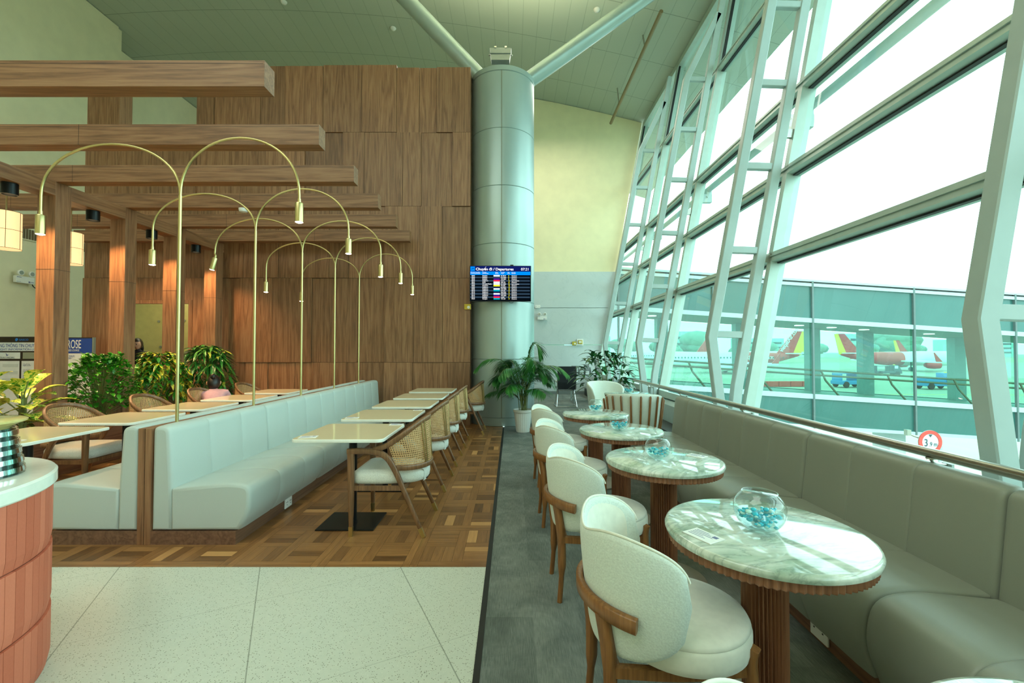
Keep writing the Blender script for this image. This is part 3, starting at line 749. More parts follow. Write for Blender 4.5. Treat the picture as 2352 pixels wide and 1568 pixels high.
# handrail
hr = thing('handrail', 'round satin steel handrail running above the sofa back', 'handrail', (2.0, 3, 0))
m = MB(); m.tube([(2.04, -3, 0.92), (2.04, 7.35, 0.92)], 0.0235, 20); obj('rail', m, 'steel', hr, True, 60)
for y in (1.2, 2.15, 3.9, 5.35, 6.6):
    m = MB(); m.tube(spline([(2.04, y, 0.90), (2.05, y, 0.875), (2.12, y, 0.86)], 5), 0.007, 8); m.lathe([(0.0, -0.008), (0.022, -0.008), (0.022, 0)], 12, (2.04, y, 0.90)); obj('bracket', m, 'steel', hr, True, 60)
for y in (1.2, 2.15, 3.9, 5.35, 6.6, 7.3):
    m = MB(); m.sweep([(2.12, y, 0.87), (2.16, y, 0.0)], V((0, 1, 0)), 0.05, 0.012); obj('post', m, 'white_steel', hr, True)

# ------------------------------------------------------------------ round fluted tables
def round_table(loc, label, rz):
    t = thing('round_table', label, 'table', loc, rz, 'round marble tables')
    m = MB(); m.lathe([(0, .718), (.338, .718), (.348, .722), (.351, .732), (.351, .738), (.346, .747), (.336, .75), (0, .75)], 96); obj('marble_top', m, 'marble', t, smooth=50)
    m = MB(); m.lathe([(0.2, .686), (.336, .686), (.338, .69), (.338, .717), (0.2, .717)], 176, flute=0.009); obj('fluted_apron', m, 'flute', t)
    m = MB(); m.lathe([(.079, .02), (.079, .69)], 72, flute=0.013); obj('fluted_column', m, 'flute', t)
    m = MB(); m.lathe([(0, 0.0), (.245, 0.0), (.25, .006), (.25, .018), (.24, .024), (0, .024)], 64); obj('base', m, plain('base_taupe', S(150, 140, 124), 0.5), t, smooth=50)
    m = MB(); 
    for a in (0, PI / 2): m.box(-.2, .2, -.03, .03, .67, .688, mat=Matrix.Rotation(a, 4, 'Z'))
    obj('bracket', m, 'black', t)
    return t
RT = [((0.945, 1.665, 0), 'round marble table in front, with the largest-looking fishbowl and a card on its left'),
      ((0.955, 0.575, 0), 'round marble table cut off by the bottom right corner'),
      ((0.94, 2.745, 0), 'round marble table second from the front, with a fishbowl near its middle'),
      ((0.925, 3.75, 0), 'third round marble table from the front, beside the third cream chair'),
      ((0.895, 4.73, 0), 'farthest round marble table in the row beside the cream chairs'),
      ((1.80, 6.9, 0), 'small round marble table behind the slatted chair, darkest top')]
T0 = round_table(RT[0][0], RT[0][1], 0.3)
for k, (l, s) in enumerate(RT[1:]): dup(T0, l, [1.9, 0.9, 2.5, 4.1, 5.2][k], s)
# fishbowls
def fishbowl(loc, label, s=1.0):
    t = thing('fishbowl', label, 'fishbowl', loc, 0, 'fishbowls on the marble tables'); t.scale = (s, s, s)
    prof = [(0.0, 0.004), (.035, .001), (.04, .004)]
    for k in range(15):
        a = rad(-58 + 106 * k / 14); prof.append((.086 * math.cos(a), .074 + .078 * math.sin(a)))
    r, z = prof[-1]; prof += [(r - .001, z + .002)]
    m = MB(); m.lathe(prof, 48); obj('bowl', m, 'bowlglass', t, smooth=180)
    m = MB(); m.tube([(r * math.cos(k * PI / 20), r * math.sin(k * PI / 20), z + .002) for k in range(41)], 0.002, 8); obj('rim', m, 'bowlglass', t, smooth=60)
    m = MB(); pr = [(0, .007), (.04, .009)]
    for k in range(7):
        a = rad(-54 + 44 * k / 6); pr.append((.0835 * math.cos(a), .074 + .0755 * math.sin(a)))
    pr.append((0, pr[-1][1])); m.lathe(pr, 40); obj('water', m, 'water', t, smooth=40)
    return t
M['gem'] = plain('turquoise_bead', S(0, 190, 215), 0.2, 0, 0.2, 60)
M['gem2'] = plain('pale_bead', S(180, 226, 220), 0.2, 0, 0.1, 60)
def gems(loc, label, s=1.0):
    m = MB(); rnd = random.Random(int(loc[1] * 100))
    for k in range(90):
        a = rnd.uniform(0, 2 * PI); r = .062 * math.sqrt(rnd.random()); z = .034 + .03 * rnd.random() + .012 * math.cos(a * 2)
        q = rnd.uniform(.005, .012)
        m.sphere((r * math.cos(a), r * math.sin(a), z), q, 6, 0 if rnd.random() < .75 else 1, (1, 1, .6))
    o = obj('bead_cluster', m, ['gem', 'gem2'], smooth=60); o.location = loc; o.scale = (s, s, s); tag(o, label, 'beads', 'turquoise beads in the fishbowls', 'stuff')
FB = [((.925, 1.655, .75), 'clear fishbowl on the front marble table, largest in the photo', 'turquoise beads in the bowl on the front marble table', 1.04),
      ((.905, 2.735, .75), 'clear fishbowl on the second marble table from the front', 'turquoise beads in the bowl on the second marble table', .92),
      ((.905, 3.72, .75), 'clear fishbowl on the third marble table from the front', 'turquoise beads in the bowl on the third marble table', .92),
      ((.92, 4.85, .75), 'clear fishbowl on the farthest marble table of the row', 'turquoise beads in the bowl on the farthest table of the row', .92),
      ((1.83, 6.92, .75), 'clear fishbowl on the dark marble table behind the slatted chair', 'turquoise beads in the bowl behind the slatted chair', .92)]
for l, a, b, s in FB: fishbowl(l, a, s); gems(l, b, s)

# ------------------------------------------------------------------ cream lounge chairs
def shell(R, th, zc, hh, tm, ztop_lean, n=36, mrows=12, power=2.6, cx=0.0, sq=1.0, dip=0.0):
    """rounded wrap-around back; returns outer/inner closed mesh. rear is -x"""
    m = MB(); rings = []
    for i in range(n + 1):
        s = -1 + 2 * i / n; th_ = tm * math.sin(s * PI / 2) if False else tm * s
        q = max(0.0, 1 - abs(s) ** power) ** (1 / power) if abs(s) < 1 else 0
        h = hh * max(q, 0.05)
        ring = []
        for k in range(mrows * 2):
            # closed loop: inner bottom->top then outer top->bottom (rounded)
            a = 2 * PI * k / (mrows * 2)
            zz = math.sin(a); rr = math.cos(a); hu = h - (dip * math.exp(-(math.degrees(th_) / 28.0) ** 2) if zz > 0 else 0)
            z = zc + hu * math.copysign(abs(zz) ** 0.75, zz)
            t = th * min(1, q * 1.6 + 0.15) * math.copysign(abs(rr) ** 0.55, rr) / 2
            rad_ = R + t + ztop_lean * (z - 0.45)
            ring.append((cx - rad_ * math.cos(th_) * sq, rad_ * math.sin(th_), z))
        rings.append(ring)
    m.grid(rings, closed=True)
    k = mrows * 2; m.add(rings[0], [tuple(range(k))]); m.add(rings[-1], [tuple(range(k - 1, -1, -1))])
    return m
def lounge_chair(loc, rz, label):
    t = thing('lounge_chair', label, 'chair', loc, rz, 'cream upholstered chairs beside the marble tables')
    obj('backrest', shell(.235, .036, .605, .222, rad(95), .10, cx=0.0, power=2.8, dip=.055), ['boucle'], t, smooth=180)
    # piping along the rim
    pts = []
    for i in range(73):
        s = -0.975 + 1.95 * i / 72; q = (1 - abs(s) ** 2.8) ** (1 / 2.8); z = .605 + .224 * q - .055 * math.exp(-(95 * s / 28.0) ** 2); r_ = .235 + .10 * (z - .45) + .002
        pts.append((-r_ * math.cos(rad(95) * s), r_ * math.sin(rad(95) * s), z))
    # inner lining
    rows = []
    for i in range(33):
        s = -0.96 + 1.92 * i / 32; q = (1 - abs(s) ** 2.8) ** (1 / 2.8); row_ = []
        for k in range(11):
            w = -1 + 2 * k / 10; z = .605 + (.216 * q - (.055 * math.exp(-(95 * s / 28.0) ** 2) if w > 0 else 0)) * w; r_ = .235 + .10 * (z - .45) - .008 - 0.016 * (1 - w ** 4) * (1 - s ** 6)
            row_.append((-r_ * math.cos(rad(95) * s), r_ * math.sin(rad(95) * s), z))
        rows.append(row_)
    m = MB(); m.grid(rows); obj('back_lining', m, 'velvet', t, smooth=180)
    m = MB(); m.tube(pts, .0045, 8); obj('piping', m, 'velvet', t, smooth=60)
    m = MB(); m.lathe([(0, .365), (.22, .365), (.236, .375), (.242, .40), (.242, .44), (.238, .45), (.235, .454), (.238, .46), (.23, .474), (.19, .486), (.1, .49), (0, .491)], 56, (0.085, 0, 0)); obj('seat', m, 'velvet', t, smooth=60)
    # wooden hoop and legs
    hp = []; sd = []
    for i in range(31):
        a = rad(-58 + 116 * i / 30); r_ = .235 + .10 * .08 + .038
        hp.append((-r_ * math.cos(a), r_ * math.sin(a), .535 + 0.02 * math.cos(a))); sd.append(V((0, 0, 1)))
    m = MB(); m.sweep(hp, sd, .048, .026, ch=.004); obj('hoop', m, 'oak', t, smooth=50)
    for s in (-1, 1):
        m = MB(); m.sweep(spline([(-.235, s * .14, .54), (-.215, s * .145, .40), (-.21, s * .15, .2), (-.225, s * .16, 0)], 4), V((-.6, s * .8, 0)), [.04] * 5 + [.036] * 4 + [.026] * 4, [.045] * 5 + [.04] * 4 + [.026] * 4, ch=.006)
        obj('leg', m, 'oak', t, smooth=50)
        m = MB(); m.sweep(spline([(.275, s * .165, .42), (.265, s * .16, .36), (.27, s * .165, .2), (.285, s * .175, 0)], 4), V((.7, s * .7, 0)), [.03] * 5 + [.036] * 4 + [.026] * 4, [.045] * 5 + [.04] * 4 + [.026] * 4, ch=.006)
        obj('leg', m, 'oak', t, smooth=50)
    m = MB()
    for s in (-1, 1): m.sweep(spline([(-.20, s * .145, .345), (.03, s * .155, .335), (.25, s * .155, .345)], 6), V((0, 1, 0)), .028, .035)
    m.sweep([(-.19, -.14, .345), (-.19, .14, .345)], V((0, 0, 1)), .035, .028); m.sweep([(.25, -.15, .345), (.25, .15, .345)], V((0, 0, 1)), .035, .028)
    obj('seat_rail', m, 'oak', t, smooth=50)
    return t
LC = lounge_chair((.535, 1.65, 0), rad(2), 'cream upholstered chair in front, beside the front marble table')
for y, x, a, s in ((0.60, .52, 2, 'cream upholstered chair cut by the bottom edge, only its top showing'), (2.68, .485, 3, 'cream upholstered chair second from the front, beside the second marble table'),
                (3.72, .47, 2, 'cream upholstered chair third from the front'), (4.76, .485, 5, 'farthest cream upholstered chair of the left row, nearest the palm')):
    dup(LC, (x, y, 0), rad(a), s)

# slatted barrel chair and plain barrel chair
def barrel(loc, rz, label, slats):
    t = thing('barrel_chair', label, 'chair', loc, rz)
    obj('backrest', shell(.30, .06, .62, .262 if slats else .25, rad(98), .12, power=3.0), 'boucle', t, smooth=180)
    m = MB(); m.lathe([(0, .36), (.25, .36), (.27, .38), (.27, .45), (.25, .475), (0, .485)], 48, (.03, 0, 0)); obj('seat', m, 'velvet', t, smooth=60)
    if slats:
        for k in range(10):
            a = rad(-81 + 18 * k); s = (-81 + 18 * k) / 98.0; q = (1 - abs(s) ** 3) ** (1 / 3)
            zt = .62 + .262 * q - .035; rb, rt = .30 + .12 * (.3 - .45) + .04, .30 + .12 * (zt - .45) + .04
            d = V((-math.cos(a), math.sin(a), 0))
            m = MB(); m.tube([d * rb + V((0, 0, .34)), d * rt + V((0, 0, zt)), d * (rt - .003) + V((0, 0, zt + .014))], [.0125, .0125, .007], 10); obj('slat', m, 'oak', t, smooth=60)
    m = MB(); m.lathe([(.24, .30), (.30, .30), (.30, .36), (.24, .36)], 48); obj('seat_rail', m, 'oak' if slats else 'velvet', t, smooth=50)
    for a in (45, 135, 225, 315):
        d = V((math.cos(rad(a)), math.sin(rad(a)), 0)); m = MB(); m.tube([d * .24 + V((0, 0, .31)), d * .29], [.02, .012], 10); obj('leg', m, 'oak', t, smooth=60)
barrel((1.57, 5.72, 0), rad(80), 'cream barrel chair with brown wooden slats around its back', True)
barrel((1.66, 7.62, 0), rad(-62), 'plain white barrel chair behind the dark marble table', False)

# ------------------------------------------------------------------ cane armchairs
def cane_chair(loc, rz, label, group):
    """front is +x ; width along y"""
    t = thing('cane_armchair', label, 'armchair', loc, rz, group)
    X = lambda a: .285 - a
    for s in (-1, 1):
        y = s * .265
        m = MB(); m.sweep([(X(.03), y, 0), (X(.03), y * 1.0, .40), (X(.025), y, .66)], V((0, 1, 0)), [.024, .034, .036], [.026, .046, .05], ch=.005); lg = obj('leg', m, 'chairwood', t, smooth=50)
        m = MB(); m.sweep([(X(.03), y, 0), (X(.03), y, .075)], V((0, 1, 0)), [.0255, .028], [.0275, .031]); obj('brass_tip', m, 'brass', lg)
        path = spline([(X(.0), y, .645), (X(.12), y, .648), (X(.22), y, .64), (X(.30), y, .60), (X(.355), y, .52), (X(.41), y, .40), (X(.50), y * 1.03, .20), (X(.59), y * 1.06, 0)], 5)
        n_ = len(path); m = MB(); m.sweep(path, V((0, 1, 0)), [.036] * (n_ // 2) + [.036 - .012 * k / (n_ - n_ // 2 - 1) for k in range(n_ - n_ // 2)], [.042] * (n_ // 2) + [.042 - .016 * k / (n_ - n_ // 2 - 1) for k in range(n_ - n_ // 2)], ch=.005)
        lg = obj('arm_and_rear_leg', m, 'chairwood', t, smooth=50)
        a, b = path[-1], path[-1].lerp(V(path[-6]), .75); 
        m = MB(); m.sweep([path[-1], path[-1] + (path[-5] - path[-1]).normalized() * .075], V((0, 1, 0)), [.0255, .028], [.0275, .031]); obj('brass_tip', m, 'brass', lg)
    half = [(.20, .262, .655), (.30, .262, .69), (.40, .250, .755), (.48, .21, .815), (.545, .12, .86), (.57, 0, .87)]
    crest = [(X(a), b, c) for a, b, c in half] + [(X(a), -b, c) for a, b, c in reversed(half[:-1])]
    cp = spline(crest, 5)
    def outward(p): return V((-(-p.x - .0), 0, 0))
    def nrm(p):
        c0 = V((X(.26), 0, 0)); d = V((p.x - c0.x, p.y, 0)); return d.normalized() if d.length > 1e-4 else V((0, 1, 0))
    m = MB(); m.sweep(cp, [V((0, 0, 1)) * 1.0 + nrm(p) * .12 for p in cp], .040, .026, ch=.005); obj('crest_rail', m, 'chairwood', t, smooth=50)
    lowh = [(.375, .262, .52), (.46, .235, .515), (.54, .16, .51), (.585, .06, .508), (.59, 0, .508)]
    low = spline([(X(a), b, c) for a, b, c in lowh] + [(X(a), -b, c) for a, b, c in reversed(lowh[:-1])], 5)
    m = MB(); m.sweep(low, [V((0, 0, 1))] * len(low), .042, .026, ch=.005); obj('lower_rail', m, 'chairwood', t, smooth=50)
    # cane panel between rails
    def samp(L, f):
        L = [V(p) for p in L]; d = [0]
        for a, b in zip(L[:-1], L[1:]): d.append(d[-1] + (b - a).length)
        x = f * d[-1]
        for i in range(len(d) - 1):
            if d[i + 1] >= x: return L[i].lerp(L[i + 1], (x - d[i]) / (d[i + 1] - d[i] + 1e-9))
        return L[-1]
    m = MB(); rows = []; uv = []
    for i in range(33):
        f = i / 32; a = samp(low, f); b = samp(cp, .10 + .80 * f); rows.append([a.lerp(b, k / 8) for k in range(9)])
        for k in range(9): uv.append((f * .8, .5 + (a.lerp(b, k / 8).z - .5) * 1.0))
    m.grid(rows); m.uv = uv; obj('cane_panel', m, 'cane', t, smooth=180, fixn=False)
    for f in (.34, .38, .62, .66):
        a = samp(low, f); b = samp(cp, .10 + .80 * f); d = nrm(a) * .008; m = MB(); m.tube([a + d, b + d], .005, 6); obj('spindle', m, 'brass', t, smooth=60)
    out = rounded([(.275, -.245), (.275, .245), (-.02, .245), (-.25, .19), (-.31, 0), (-.25, -.19), (-.02, -.245)], [.09, .09, .1, .1, .12, .1, .1], 5)
    m = MB(); rows = []
    for z, o in ((.385, .02), (.392, .004), (.42, -.002), (.45, .0), (.468, .010), (.480, .028), (.488, .055)):
        rows.append([(p.x, p.y, z) for p in offset_poly(out, o)])
    m.grid(rows, closed=True); m.add(rows[0], [tuple(range(len(out)))]); m.add(rows[-1], [tuple(range(len(out) - 1, -1, -1))]); obj('seat', m, 'seatfab', t, smooth=60)
    m = MB()
    for s in (-1, 1): m.sweep([(X(.03), s * .262, .365), (X(.44), s * .262, .365)], V((0, 0, 1)), .035, .02)
    m.sweep([(X(.03), -.25, .365), (X(.03), .25, .365)], V((0, 0, 1)), .035, .02); m.sweep([(X(.43), -.25, .365), (X(.43), .25, .365)], V((0, 0, 1)), .035, .02)
    obj('seat_rail', m, 'chairwood', t)
    return t
gR, gL = 'cane armchairs along the walkway', 'cane armchairs in front of the plants'
CC = cane_chair((-.975, 3.65, 0), PI, 'nearest cane-back armchair by the walkway, at the front square table', gR)
for y, x, a, s in ((4.72, -.975, 180, 'second cane-back armchair from the front along the walkway'), (5.68, -.98, 180, 'third cane-back armchair from the front along the walkway'),
                (6.70, -.975, 180, 'fourth cane-back armchair from the front along the walkway'), (7.68, -.78, 180, 'cane-back armchair nearest the round column, set apart from the row')):
    dup(CC, (x, y, 0), rad(a), s, gR)
for y, x, a, s in ((4.42, -4.27, 0, 'cane-back armchair nearest the camera on the plant side, seat fully in view'), (5.38, -4.28, 3, 'cane-back armchair in front of the round green bush'),
                (6.28, -4.26, 0, 'cane-back armchair the seated person leans forward in'), (7.3, -4.24, 0, 'farthest cane-back armchair on the plant side, near the wooden wall')):
    dup(CC, (x, y, 0), rad(a), s, gL)

# square tables
def square_table(loc, label, group):
    t = thing('square_table', label, 'table', loc, 0, group)
    P = rounded([(-.35, -.36), (.35, -.36), (.35, .36), (-.35, .36)], [.06] * 4, 6)
    m = MB(); rows = [[(p.x, p.y, z) for p in offset_poly(P, o)] for z, o in ((.725, .006), (.727, .001), (.735, 0), (.746, .001), (.75, .006))]
    m.grid(rows, closed=True, mi=1); n = len(P); m.add(rows[0], [tuple(range(n))], 1); m.add(rows[-1], [tuple(range(n - 1, -1, -1))], 0)
    obj('tabletop', m, ['laminate', 'lamedge'], t, smooth=40)
    m = MB(); m.lathe([(.033, .012), (.033, .70), (.1, .71), (.1, .724)], 28); obj('pedestal', m, 'black', t, smooth=40)
    m = MB(); m.rbox(-.23, .23, -.19, .19, 0, .012, .005); obj('base_plate', m, 'black', t)
    return t
gt, gl = 'square tables by the walkway banquette', 'square tables on the plant side'
TY2 = [3.67, 4.62, 5.56, 6.50, 7.44]
ST0 = square_table((-1.32, TY2[0], 0), 'front cream square table by the walkway, with cards on two corners', gt)
for y, s in zip(TY2[1:], ('second cream square table from the front by the walkway', 'third cream square table from the front by the walkway', 'fourth cream square table from the front by the walkway', 'fifth and farthest cream square table by the walkway')):
    dup(ST0, (-1.32, y, 0), 0, s)
for y, s in zip((3.52, 4.42, 5.34, 6.28, 7.25), ('front cream square table on the plant side, beside the red counter', 'second cream square table on the plant side', 'third cream square table from the front on the plant side', 'fourth cream square table from the front on the plant side', 'fifth and farthest cream square table on the plant side')):
    dup(ST0, (-3.86, y, 0), 0, s, gl)
# printed cards
M['ink'] = plain('card_ink', S(110, 116, 150), 0.6)
def card(x, y, z, rz, label, w=.10, h=.07):
    t = thing('table_card', label, 'card', (x, y, z), rz, 'printed cards on the tables')
    m = MB(); m.rbox(-w / 2, w / 2, -h / 2, h / 2, 0.0, .003, .0012, 1); obj('plate', m, 'white', t)
    m = MB()
    for k in range(5): m.box(-w * .4, w * (.05 + .25 * ((k * 7) % 3) / 2), h * (.30 - .14 * k), h * (.30 - .14 * k) + .003, .003, .0034)
    m.box(w * .22, w * .38, h * .12, h * .34, .003, .0034)
    obj('print', m, 'ink', t)
card(.69, 1.60, .75, rad(-62), 'silver-edged card on the left edge of the front marble table', .12, .08)
card(1.17, 2.80, .75, rad(-50), 'card on the right edge of the second marble table', .11, .08)
card(.70, 3.62, .75, rad(-50), 'card on the left edge of the third marble table', .11, .08)
card(-1.57, 3.40, .7505, rad(10), 'card on the near left corner of the front square walkway table', .13, .09)
card(-1.04, 3.97, .7505, rad(0), 'card on the far right corner of the front square walkway table', .12, .08)
card(-1.58, 4.36, .7505, rad(10), 'card on the near left corner of the second square walkway table', .13, .08)
card(-1.05, 4.92, .7505, rad(0), 'card on the far right corner of the second square walkway table', .1, .06)
card(-3.68, 3.25, .7505, rad(0), 'card on the front square table beside the red counter', .12, .09)
# ================================================================== plants
def leaf(m, p, d, up, L, w, droop=0.3, fold=0.25, n=5, mi=0, shape=1.0):
    """pointed leaf from p along d, curved down by droop"""
    d = V(d).normalized(); s = d.cross(V(up)); s = s.normalized() if s.length > 1e-3 else V((1, 0, 0)); u = s.cross(d).normalized()
    vs = []
    for i in range(n + 1):
        t = i / n; ww = w * (math.sin(PI * min(1, t * .92 + .06)) ** shape) if i < n else 0.001
        c = V(p) + d * (L * t) - V((0, 0, 1)) * (droop * L * t * t)
        vs += [c + s * ww / 2 + u * fold * ww / 2, c, c - s * ww / 2 + u * fold * ww / 2]
    fs = []
    for i in range(n):
        a = i * 3; fs += [(a, a + 1, a + 4, a + 3), (a + 1, a + 2, a + 5, a + 4)]
    m.add(vs, fs, mi)
def rdir(rnd, el0, el1, az=None):
    a = rnd.uniform(0, 2 * PI) if az is None else az; e = rad(rnd.uniform(el0, el1))
    return V((math.cos(a) * math.cos(e), math.sin(a) * math.cos(e), math.sin(e)))
# palm
rnd = random.Random(3)
t = thing('potted_palm', 'feathery green palm in a white ribbed pot in front of the round column', 'plant', (.19, 7.72, 0))
m = MB(); pr = [(0, 0.0), (.115, 0), (.12, .02), (.155, .34), (.168, .345), (.172, .385), (.158, .388), (.15, .35), (0, .34)]; m.lathe(pr[:3] + [(.155, .34)], 48, flute=.006); m.lathe([(.15, .335), (.168, .345), (.172, .385), (.158, .388), (.15, .36)], 48)
obj('pot', m, 'white', t, smooth=40)
m = MB(); m.lathe([(0, .352), (.152, .352), (.152, .34), (0, .34)], 24); obj('soil', m, 'soil', t)
ms, ml = MB(), MB()
fr = []
for k in range(19):
    az = k * 2.399 + .4; base = V((rnd.uniform(-.07, .07), rnd.uniform(-.07, .07), .35)); hgt = rnd.uniform(.35, .95); reach = rnd.uniform(.32, .66)
    d = V((math.cos(az), math.sin(az) * .8, 0)); fr.append((base, d, hgt, reach))
fr += [(V((-.02, 0, .35)), V((-1, -.1, 0)), .92, .72), (V((.03, 0, .35)), V((.75, -.2, 0)), 1.18, .34), (V((0, 0, .35)), V((1, -.2, 0)), .80, .70), (V((0, 0, .35)), V((-.5, -.8, 0)), .5, .55), (V((0, 0, .35)), V((.6, -.8, 0)), .42, .55)]
for base, d, hgt, reach in fr:
    P = spline([base, base + d * reach * .12 + V((0, 0, hgt * .55)), base + d * reach * .45 + V((0, 0, hgt * .95)), base + d * reach * .85 + V((0, 0, hgt * .98)), base + d * reach * 1.12 + V((0, 0, hgt * .80))], 7)
    ms.tube(P, [.007 - .005 * i / (len(P) - 1) for i in range(len(P))], 6)
    n_ = len(P); s = d.cross(V((0, 0, 1))).normalized()
    for i in range(int(n_ * .33), n_):
        f = (i / (n_ - 1) - .33) / .67; tg = (P[min(i + 1, n_ - 1)] - P[i - 1]).normalized()
        L = .30 * math.sin(PI * min(1, .25 + .7 * f)) + .04
        for sg in (-1, 1):
            for q in (0, .5):
                pp = P[i - 1].lerp(P[i], q); leaf(ml, pp, s * sg * .85 + tg * .75 + V((0, 0, rnd.uniform(-.05, .2))), (0, 0, 1), L * rnd.uniform(.85, 1.1), .017, .45, .2, 4)
obj('stems', ms, 'stem', t, smooth=60); obj('fronds', ml, 'palm', t, smooth=60, fixn=False)
# generic bushy plants
def bush(name, label, cat, loc, r, h, n, L, w, mat, seed, droop=.4, el=(-10, 60), pot=None, cl=1, whorl=0, potmat='white', zc=None):
    rnd = random.Random(seed); t = thing(name, label, cat, loc, 0, 'plants in the planter' if pot is None else None)
    m, st = MB(), MB(); 
    if pot: 
        mm = MB(); mm.lathe([(0, 0), (pot * .75, 0), (pot, pot * 1.7), (pot * 1.05, pot * 1.75), (pot * .95, pot * 1.75), (pot * .9, pot * 1.6), (0, pot * 1.6)], 32); obj('pot', mm, potmat, t, smooth=40); z0 = pot * 1.6
    else: z0 = 0
    zc = zc or h * .55
    for k in range(n):
        # point in an egg volume, biased outward
        dd = rdir(rnd, -35, 90); q = rnd.uniform(.45, 1.0) ** .6
        hd = V((dd.x, dd.y, 0)).normalized() * r * q * max(.3, 1 - abs(dd.z) ** 2.2) ** .6; p = V((hd.x, hd.y, z0 + zc + dd.z * (h - zc) * q if dd.z > 0 else z0 + zc + dd.z * zc * q))
        o = V((dd.x, dd.y, dd.z * .5 + .25))
        if whorl:
            for j in range(whorl):
                a = 2 * PI * j / whorl + k; s1 = o.orthogonal().normalized(); s2 = o.cross(s1).normalized()
                leaf(m, p, o * .35 + s1 * math.cos(a) + s2 * math.sin(a), (0, 0, 1), L * rnd.uniform(.75, 1.15), w, droop, .3)
        else: leaf(m, p, o + rdir(rnd, -30, 50) * .9, (0, 0, 1), L * rnd.uniform(.7, 1.2), w * rnd.uniform(.8, 1.15), droop, .3)
        if k % 9 == 0: st.tube(spline([(rnd.uniform(-.04, .04), rnd.uniform(-.04, .04), z0), (p.x * .35, p.y * .35, z0 + (p.z - z0) * .6), p], 4), .004, 5)
    obj('stems', st, 'stem', t, smooth=60); obj('foliage', m, mat, t, smooth=60, fixn=False); return t
bush('potted_rubber_plant', 'dark green broad-leaved potted plant behind the white barrel chair by the windows', 'plant', (1.95, 9.25, 0), .60, 1.05, 190, .30, .085, 'rubber', 5, .5, pot=.2, zc=.55)
# planter box along the posts
pl = thing('planter_box', 'long low walnut planter box holding the plants between the posts', 'planter', (-5.4, 5, 0))
m = MB(); m.box(-5.2, -5.14, 2.2, 8.26, 0, .52); m.box(-5.85, -5.79, 2.2, 8.26, 0, .52); m.box(-5.79, -5.2, 2.2, 2.26, 0, .52); obj('walls', m, 'plinthwood', pl, True)
m = MB(); m.box(-5.79, -5.2, 2.26, 5.155, .40, .44); m.box(-5.79, -5.2, 5.35, 8.25, .40, .44); obj('soil', m, 'soil', pl, True)
bush('round_bush', 'round glossy bright green bush between the first and second posts', 'bush', (-5.35, 5.74, .44), .40, .92, 1200, .085, .05, 'bush', 11, .35)
bush('umbrella_plant', 'yellow-variegated umbrella plant between the second and third posts', 'plant', (-5.35, 6.68, .44), .38, .95, 120, .13, .045, 'scheff', 12, .35, whorl=7)
bush('song_plant', 'dark green strap-leaved plant with yellow streaks beside the wooden wall', 'plant', (-5.28, 7.62, .44), .40, 1.05, 70, .27, .042, 'dracaena', 13, .35, whorl=8)
# dumbcane with big blotched leaves
rnd = random.Random(8); t = thing('dumbcane_plant', 'large-leaved dumbcane with yellow blotches beside the nearest post, at the left edge', 'plant', (-5.25, 4.72, .44), 0, 'plants in the planter')
m, st = MB(), MB()
for cx_, cy_ in ((0, 0), (-.12, -.25), (.05, -.38), (-.1, .12)):
    st.tube([(cx_, cy_, 0), (cx_, cy_, .46)], .018, 8)
    for k in range(10):
        az = k * 2.399 + cx_ * 9; b = V((cx_, cy_, .42 - .03 * k)); e = rad(78 - 7 * k + rnd.uniform(-8, 8)); d = V((math.cos(az) * math.cos(e), math.sin(az) * math.cos(e), math.sin(e)))
        q = b + d * rnd.uniform(.14, .24); st.tube([b, q], .006, 6); leaf(m, q, d + V((math.cos(az) * .35, math.sin(az) * .35, 0)), (0, 0, 1), rnd.uniform(.30, .44), .18, .45, .3, 8)
obj('stems', st, 'stem', t, smooth=60); obj('leaves', m, 'dieff', t, smooth=60, fixn=False)
t = thing('low_spider_plant', 'low striped strap-leaved plant behind the nearest plant-side armchair', 'plant', (-5.25, 5.6, .44), 0, 'plants in the planter')
m = MB()
for k in range(22): leaf(m, (rnd.uniform(-.05, .05), -.3 + rnd.uniform(-.05, .1), 0), rdir(rnd, 20, 75), (0, 0, 1), .34, .03, .5, .3, 6)
obj('leaves', m, 'dracaena', t, smooth=60, fixn=False)

# ================================================================== counter and its stand
ct = thing('service_counter', 'round-ended counter clad in coral relief tiles with a white stone top, bottom left corner', 'counter', (-2.56, 1.63, 0))
cx_, cy_ = -2.58, 1.64
n = NT('coral_tile'); at = n.n('Attribute', attribute_name='tone'); b_ = n.noise(n.obj(), 90, 3)
n.bsdf(n.mix(n.math('ADD', n.math('MULTIPLY', at.outputs['Fac'], .7), n.math('MULTIPLY', b_, .3)), S(186, 92, 66), S(214, 120, 92)), 0.6, 0, n.bump(b_, .15, .003)); M['coral'] = n.m
m = MB(); NN = 84; RR = .60
for r_ in range(4):
    za = r_ * .29 - .33; zb = za + .287; za = max(za, 0)
    if zb <= 0.02: continue
    zb = min(zb, .82)
    for k in range(NN):
        a0, a1 = 2 * PI * (k + .02) / NN, 2 * PI * (k + .98) / NN; am = (a0 + a1) / 2
        def P(a, r, z): return (cx_ + r * math.cos(a), cy_ + r * math.sin(a), z)
        A, B = P(a0, RR, za), P(a1, RR, za); Cc, D = P(a1, RR, zb), P(a0, RR, zb)
        A2, B2 = P(a0, RR + .003, za + .002), P(a1, RR + .003, za + .002); wz = za + min(.05, (zb - za) * .4)
        E1, E2 = P(a0, RR + .012, wz), P(a1, RR + .012, wz); E3, E4 = P(a1, RR + .012, zb - .001), P(a0, RR + .012, zb - .001)
        m.add([A2, B2, E2, E1, E3, E4, Cc, D, P(a0, RR - .01, za), P(a1, RR - .01, za)], [(0, 1, 2), (0, 2, 3), (3, 2, 4, 5), (5, 4, 6, 7), (8, 9, 1, 0), (8, 0, 3, 5, 7), (9, 6, 4, 2, 1)], 0, random.random())
